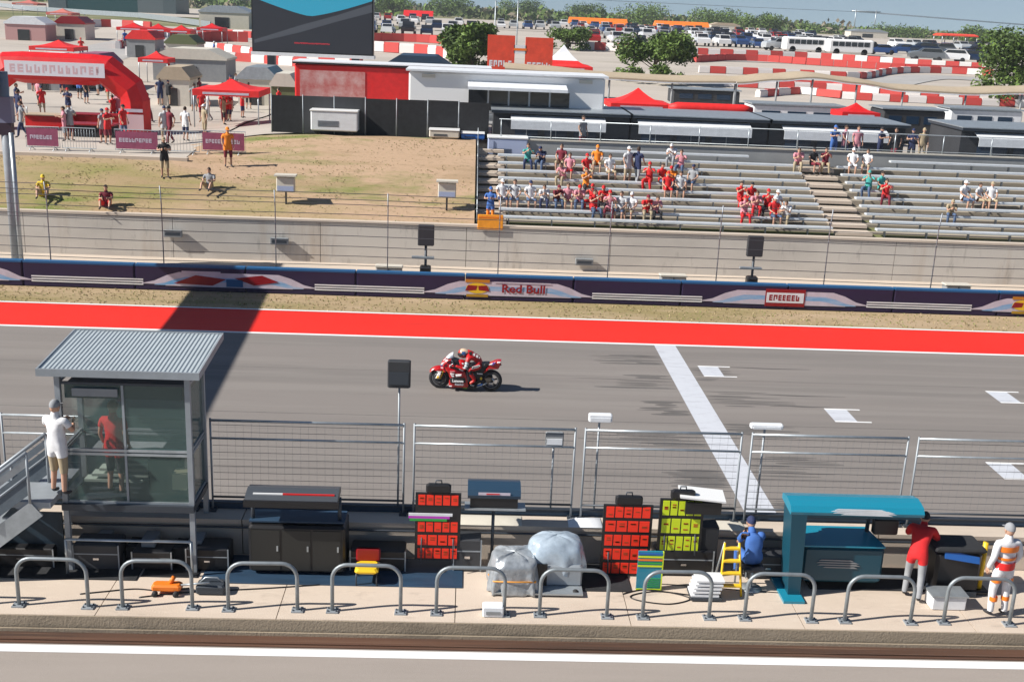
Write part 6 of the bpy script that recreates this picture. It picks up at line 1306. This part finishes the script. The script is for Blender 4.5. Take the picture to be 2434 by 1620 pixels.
# white coaches
for k, (a, b, yt, yb, wd) in enumerate(((1865, 1965, 103, 128, 'left'), (1968, 2075, 106, 133, 'right'))):
    g = GT((a+b)/2, yb); x0 = V(a, yb, g.y).x; x1 = V(b, yb, g.y).x; h = max(2.2, V(a, yt, g.y).z-g.z); L = x1-x0
    t = thing('coach', 'long white coach with dark windows in the car park, %s of the two' % wd, 'coach', ((x0+x1)/2, g.y, far_z(x0, g.y)+.1), group='white coaches in the far car park')
    mb = MB(); mb.rbox((0, 1.2, h*.55), (L, 2.4, h*.85), white, .2); mb.obj('body', t)
    for q in range(6): mb = MB(); mb.b2((-L*.42+q*L*.14, -.03, h*.55), (-L*.30+q*L*.14, -.01, h*.82), winw); mb.obj('window', t)
    for q in (-.32, .3): mb = MB(); mb.lathe([(0, -.1), (.45, -.1), (.45, .1), (0, .1)], rubber, 14, (q*L, .1, .45), 'Y'); mb.obj('wheel', t)
# orange and red roofed shelters in the car park, pale far buildings
def shelter(a, b, yt, yb, Y, rm, lab, grp=None):
    x0, x1, zb, zt = px_box(a, b, yt, yb, Y); g = far_z(x0, Y); L = x1-x0; t = thing('shelter', lab, 'shelter', ((x0+x1)/2, Y, g), group=grp); h = max(zt-g, 2.5); e = max(.6, zt-zb)
    mb = MB(); mb.prism([(-L/2, -3, h-e), (-L/2, -3, h-e+.25), (-L/2, 0, h), (-L/2, 3, h-e+.25), (-L/2, 3, h-e)], (L, 0, 0), rm); mb.obj('roof', t)
    for s_ in (-.47, -.16, .16, .47):
        mb = MB()
        for yy in (-2.8, 2.8): mb.tube([(L*s_, yy, 0), (L*s_, yy, h-e)], .12, galv, 6)
        mb.obj('leg', t)
shelter(1352, 1490, 49, 64, 330, orange, 'long orange roofed shelter above the parked cars, left of the two', 'orange roofed shelters'); shelter(1555, 1682, 67, 80, 330, orange, 'long orange roofed shelter above the parked cars, right of the two', 'orange roofed shelters')
shelter(960, 1030, 27, 42, 360, red, 'red roofed shelter above the parked cars at the left'); shelter(2225, 2312, 106, 112, 300, mat('red_orange_roof', (.8, .06, .02), .5), 'thin red orange roofed shelter left of the right hand tree')
gable('far_building', 'small pale building far beyond the cars', 'building', 2020, 2110, 94, 110, 350, cream, galv, 6)
gable('far_building', 'low beige building beyond the right orange roof', 'building', 1690, 1760, 66, 82, 370, cream, tan, 6)
# pylon with cables
x0 = V(2055, 60, 800).x; t = thing('power_pylon', 'thin grey power line frame on the horizon at the right', 'pylon', (x0, 800, far_z(x0, 800)))
zt = V(2055, 46, 800).z; mb = MB()
for s_ in (-7, 7): mb.tube([(s_, 0, 0), (s_, 0, zt-2)], .35, galv, 6)
mb.tube([(-10, 0, zt-3), (10, 0, zt-3)], .35, galv, 6); mb.obj('mast', t); mb = MB()
for s_ in (-9, 0, 9): mb.tube([(s_-900*k/10, 30*k/10, zt-3.5+14*((k/10)**2)) for k in range(11)], .10, wire, 4); mb.tube([(s_+700*k/6, 0, zt-3.5-8*math.sin(math.pi*k/6)) for k in range(7)], .10, wire, 4)
mb.obj('cable', t)
# two slim floodlight masts
for px, yt, wd in ((1175, 5, 'left'), (1228, 5, 'right')):
    Y = 150; x = V(px, 100, Y).x; zt = V(px, -10, Y).z; t = thing('light_mast', 'slim pale light mast beside the banner towers, %s one' % wd, 'mast', (x, Y, 3.4), group='slim light masts')
    mb = MB(); mb.tube([(0, 0, 0), (0, 0, zt-3.4)], [.10, .06], galv, 6); mb.obj('pole', t); mb = MB(); mb.rbox((0, -.1, zt-3.5), (1.0, .3, .3), greyp, .03); mb.obj('lamp', t)

# ------------------------------------------------------------------ red and white track barriers of the kart circuit
barw = mat('barrier_white', (.74, .70, .68), .6); barr = mat('barrier_red', (.58, .07, .06), .6)
def kbar(pts, lab, h=.55, seglen=1.4, onlyred=False, z=3.55):
    P = [GT(x, y) for x, y in pts]; Q = []
    for i in range(len(P)-1):
        a0 = P[max(i-1, 0)]; a1 = P[i]; a2 = P[i+1]; a3 = P[min(i+2, len(P)-1)]; n = max(2, int((a2-a1).length/seglen))
        for k in range(n): u = k/n; Q.append(.5*((2*a1)+(-a0+a2)*u+(2*a0-5*a1+4*a2-a3)*u*u+(-a0+3*a1-3*a2+a3)*u**3))
    Q.append(P[-1]); o0 = Q[0].copy(); mb = MB()
    for i in range(len(Q)-1):
        a, b = Q[i]-o0, Q[i+1]-o0; a.z = ground_z(Q[i].x, Q[i].y)-o0.z+.1; b.z = a.z; d = (b-a); 
        if d.length < 1e-3: continue
        nn = Vector((-d.y, d.x, 0)).normalized()*.25; m = barr if (onlyred or i % 2) else barw; a2 = a+d*.02; b2 = b-d*.02
        mb.prism([a2-nn, b2-nn, b2+nn, a2+nn], (0, 0, h*.8), m); mb.prism([a2-nn*.7+Vector((0, 0, h*.8)), b2-nn*.7+Vector((0, 0, h*.8)), b2+nn*.7+Vector((0, 0, h*.8)), a2+nn*.7+Vector((0, 0, h*.8))], (0, 0, h*.2), m)
    o = mb.obj('track_barrier', loc=o0); tag(o, lab, 'barrier', 'red and white barriers of the kart circuit')
kbar([(1640, 130), (1800, 136), (1950, 143), (2150, 156), (2350, 168)], 'long red and white barrier line nearest the parked cars', h=.8)
kbar([(1650, 150), (1720, 146), (1800, 148), (1950, 158), (2150, 170), (2350, 178)], 'curved red barrier line just below the first long one', h=.8, onlyred=True)
kbar([(1660, 174), (1800, 180), (1900, 184), (2040, 190), (2100, 180), (2160, 174), (2260, 177), (2360, 182)], 'wavy red and white barrier sweeping up at the right', h=.7)
kbar([(1720, 206), (1850, 212), (2000, 220), (2150, 232), (2434, 248)], 'long red and white barrier just below the tan shade roof crest', h=.7)
kbar([(1860, 204), (1980, 210), (2120, 222), (2434, 240)], 'red barrier line parallel to the tan shade roof', h=.55, onlyred=True)
kbar([(1800, 232), (1900, 224), (2000, 236), (2200, 246), (2434, 256)], 'red and white blocks lowest before the right cabins', h=.6)
kbar([(885, 98), (960, 100), (1050, 106), (1110, 114)], 'red barrier line left of the green tree', h=1.0, onlyred=True)
kbar([(888, 122), (950, 128), (1020, 134), (1070, 142)], 'red and white barrier right of the video screen', h=1.1)
kbar([(1390, 120), (1440, 122), (1490, 126)], 'short red and white barrier between the canopy and the round tree', h=1.)
kbar([(280, 120), (330, 98), (400, 88), (500, 85), (600, 92)], 'curved red and white barrier left of the video screen, upper one', h=.8)
kbar([(430, 112), (500, 100), (590, 102)], 'short thick red barrier left of the video screen', h=1.2, onlyred=True)
kbar([(430, 120), (520, 126), (640, 142), (760, 152), (860, 160)], 'long red and white barrier passing under the video screen', h=.9)
kbar([(300, 132), (450, 140), (600, 150), (760, 166), (860, 178)], 'red and white barrier above the red trailer', h=.8)
kbar([(20, 78), (120, 72), (240, 66), (360, 72)], 'faint far red and white barrier at the top left', h=1.0)
# light service tracks of that circuit
def road(name, pts, wd, m, z=.13):
    P = [GT(x, y) for x, y in pts]; Q = []
    for i in range(len(P)-1):
        a0 = P[max(i-1, 0)]; a1 = P[i]; a2 = P[i+1]; a3 = P[min(i+2, len(P)-1)]
        for k in range(8): u = k/8; Q.append(.5*((2*a1)+(-a0+a2)*u+(2*a0-5*a1+4*a2-a3)*u*u+(-a0+3*a1-3*a2+a3)*u**3))
    Q.append(P[-1]); L = []; Rr = []
    for i, q in enumerate(Q):
        d = (Q[min(i+1, len(Q)-1)]-Q[max(i-1, 0)]).normalized(); nn = Vector((-d.y, d.x, 0))*wd/2
        for l, v in ((L, q+nn), (Rr, q-nn)): l.append(Vector((v.x, v.y, ground_z(v.x, v.y)+z)))
    mb = MB(); mb.strip(Rr, L, m); return struct(mb.obj(name))
kroad = mat('kart_track_surface', (.36, .35, .34), .9, var=.12, vs=.3)
road('kart_track', [(1660, 140), (1850, 146), (2050, 156), (2350, 170)], 9, kroad); road('kart_track', [(2100, 200), (2200, 186), (2330, 190)], 5, kroad)
road('kart_track', [(200, 140), (330, 105), (480, 92), (600, 96)], 7, kroad); road('kart_track', [(330, 122), (560, 138), (860, 168)], 5, kroad, .15)
# teal grandstand-like hall and guard rail at the top left
x0, x1, zb, zt = px_box(110, 415, -60, 32, 260); g = far_z(x0, 260); t = thing('teal_hall', 'dark teal hall with grey corner panels at the top left', 'building', ((x0+x1)/2, 260, g)); L = x1-x0
mb = MB(); mb.b2((-L/2, 0, -1), (L/2, 12, 16), mat('hall_teal', (.012, .06, .065), .4, var=.1)); mb.obj('wall', t)
for a, b in ((-.5, -.36), (.20, .40), (.40, .5)): mb = MB(); mb.b2((L*a, -.08, -1), (L*b, -.01, 15.9), mat('hall_grey', (.07, .10, .11), .5) if b != .4 else mat('hall_grey2', (.10, .13, .14), .5)); mb.obj('panel', t)
mb = MB(); mb.b2((-L/2-.3, -.3, 16), (L/2+.3, 12.3, 16.6), galv); mb.obj('roof', t)
P = [GT(-40, 12), GT(60, 26), GT(200, 36), GT(330, 44), GT(420, 56), GT(500, 68)]
o0 = P[0].copy(); mb = MB(); Q = [p-o0 for p in P]; mb.strip([q+Vector((0, 0, .2)) for q in Q], [q+Vector((0, 0, 1.0)) for q in Q], galv); mb.strip([q+Vector((0, .15, .2)) for q in Q], [q+Vector((0, .15, 1.0)) for q in Q], galv)
for q in Q: mb.box(q+Vector((0, .25, .3)), (.15, .15, 1.3), steel)
tag(mb.obj('guard_rail', loc=o0), 'long grey guard rail curving below the teal hall at the top left', 'guard rail')
gable('hospitality_block', 'pale block building with dark terrace left of the video screen', 'building', 470, 592, 14, 80, 170, cream, galv, 6)
# clutter behind the cabins at the right: low vehicles and awnings
for k, (a, b, yt, yb, Y, m, lab) in enumerate(((1600, 1760, 215, 245, 90, dgrey, 'dark low tent block right of the red canopy'), (1790, 2010, 252, 276, 72, whitev, 'white low trailer right of the red inflatable tube'), (2100, 2250, 262, 290, 70, dgrey, 'dark low trailer right of the small red canopy'), (2260, 2434, 262, 292, 72, whitev, 'pale trailer at the right edge behind the cabins'))):
    x0, x1, zb, zt = px_box(a, b, yt, yb, Y); g = 3.4; L = x1-x0; h = zt-g; t = thing('low_trailer', lab, 'trailer', ((x0+x1)/2, Y, g), group='low trailers behind the cabins')
    mb = MB(); mb.rbox((0, 1.2, h*.58), (L, 2.4, h*.84), m, .1); mb.obj('body', t); mb = MB(); mb.b2((-L/2-.1, -.1, h), (L/2+.1, 2.5, h+.08), galv); mb.obj('roof', t)
    for q in range(3): mb = MB(); mb.b2((-L*.4+q*L*.28, -.03, h*.6), (-L*.2+q*L*.28, -.01, h*.82), winb); mb.obj('window', t)
    for q in (-.3, .3): mb = MB(); mb.lathe([(0, -.12), (.38, -.12), (.38, .12), (0, .12)], rubber, 12, (q*L, .1, .38), 'Y'); mb.obj('wheel', t)
# grass tufts on verge and bank
rd = random.Random(77); mb = MB(); ta = mb.mi(mat('tuft_dry', (.46, .36, .21), .9, var=.3)); tb = mb.mi(mat('tuft_green', (.26, .28, .09), .9, var=.3))
def tufts(n, fx):
    for _ in range(n):
        x, y, z = fx(); h = rd.uniform(.02, .06); m = ta if rd.random() < .62 else tb
        for q in range(3): a = rd.uniform(0, 6.28); w_ = rd.uniform(.01, .03); o = len(mb.v); lx, ly = rd.uniform(-.05, .05), rd.uniform(-.05, .05); mb.v += [(x+w_*math.cos(a), y+w_*math.sin(a), z), (x-w_*math.cos(a), y-w_*math.sin(a), z), (x+lx, y+ly, z+h)]; mb.f.append((o, o+1, o+2)); mb.m.append(m); mb.sm.append(False)
def f1(): return rd.uniform(-19, 23), rd.uniform(38.52, 40.65), .01
def f2():
    x = rd.uniform(-24, .2); y = rd.uniform(46.6, 50.6 if x < -12 else 55); return x, y, ground_z(x, y)+.05
tufts(2500, f1); tufts(4000, f2)
o = mb.obj('grass_tufts', norm=False); o['kind'] = 'stuff'; tag(o, 'short dry and green grass tufts on the verge and bank', 'grass')

# ------------------------------------------------------------------ haze
hb = MB(); hb.b2((-1210, -130, -1.1), (1310, 1510, 60), white); me = hb.mesh('haze'); hz = bpy.data.objects.new('haze', me); COL.objects.link(hz); hz['kind'] = 'stuff'; tag(hz, 'thin pale haze filling the air over the whole circuit', 'haze')
hm = bpy.data.materials.new('haze'); hm.use_nodes = True; hn = hm.node_tree.nodes; hn.remove(hn['Principled BSDF']); pv = hn.new('ShaderNodeVolumePrincipled'); pv.inputs['Color'].default_value = (.82, .90, 1, 1); pv.inputs['Density'].default_value = .00022; hm.node_tree.links.new(pv.outputs[0], hn['Material Output'].inputs['Volume']); me.materials.clear(); me.materials.append(hm)
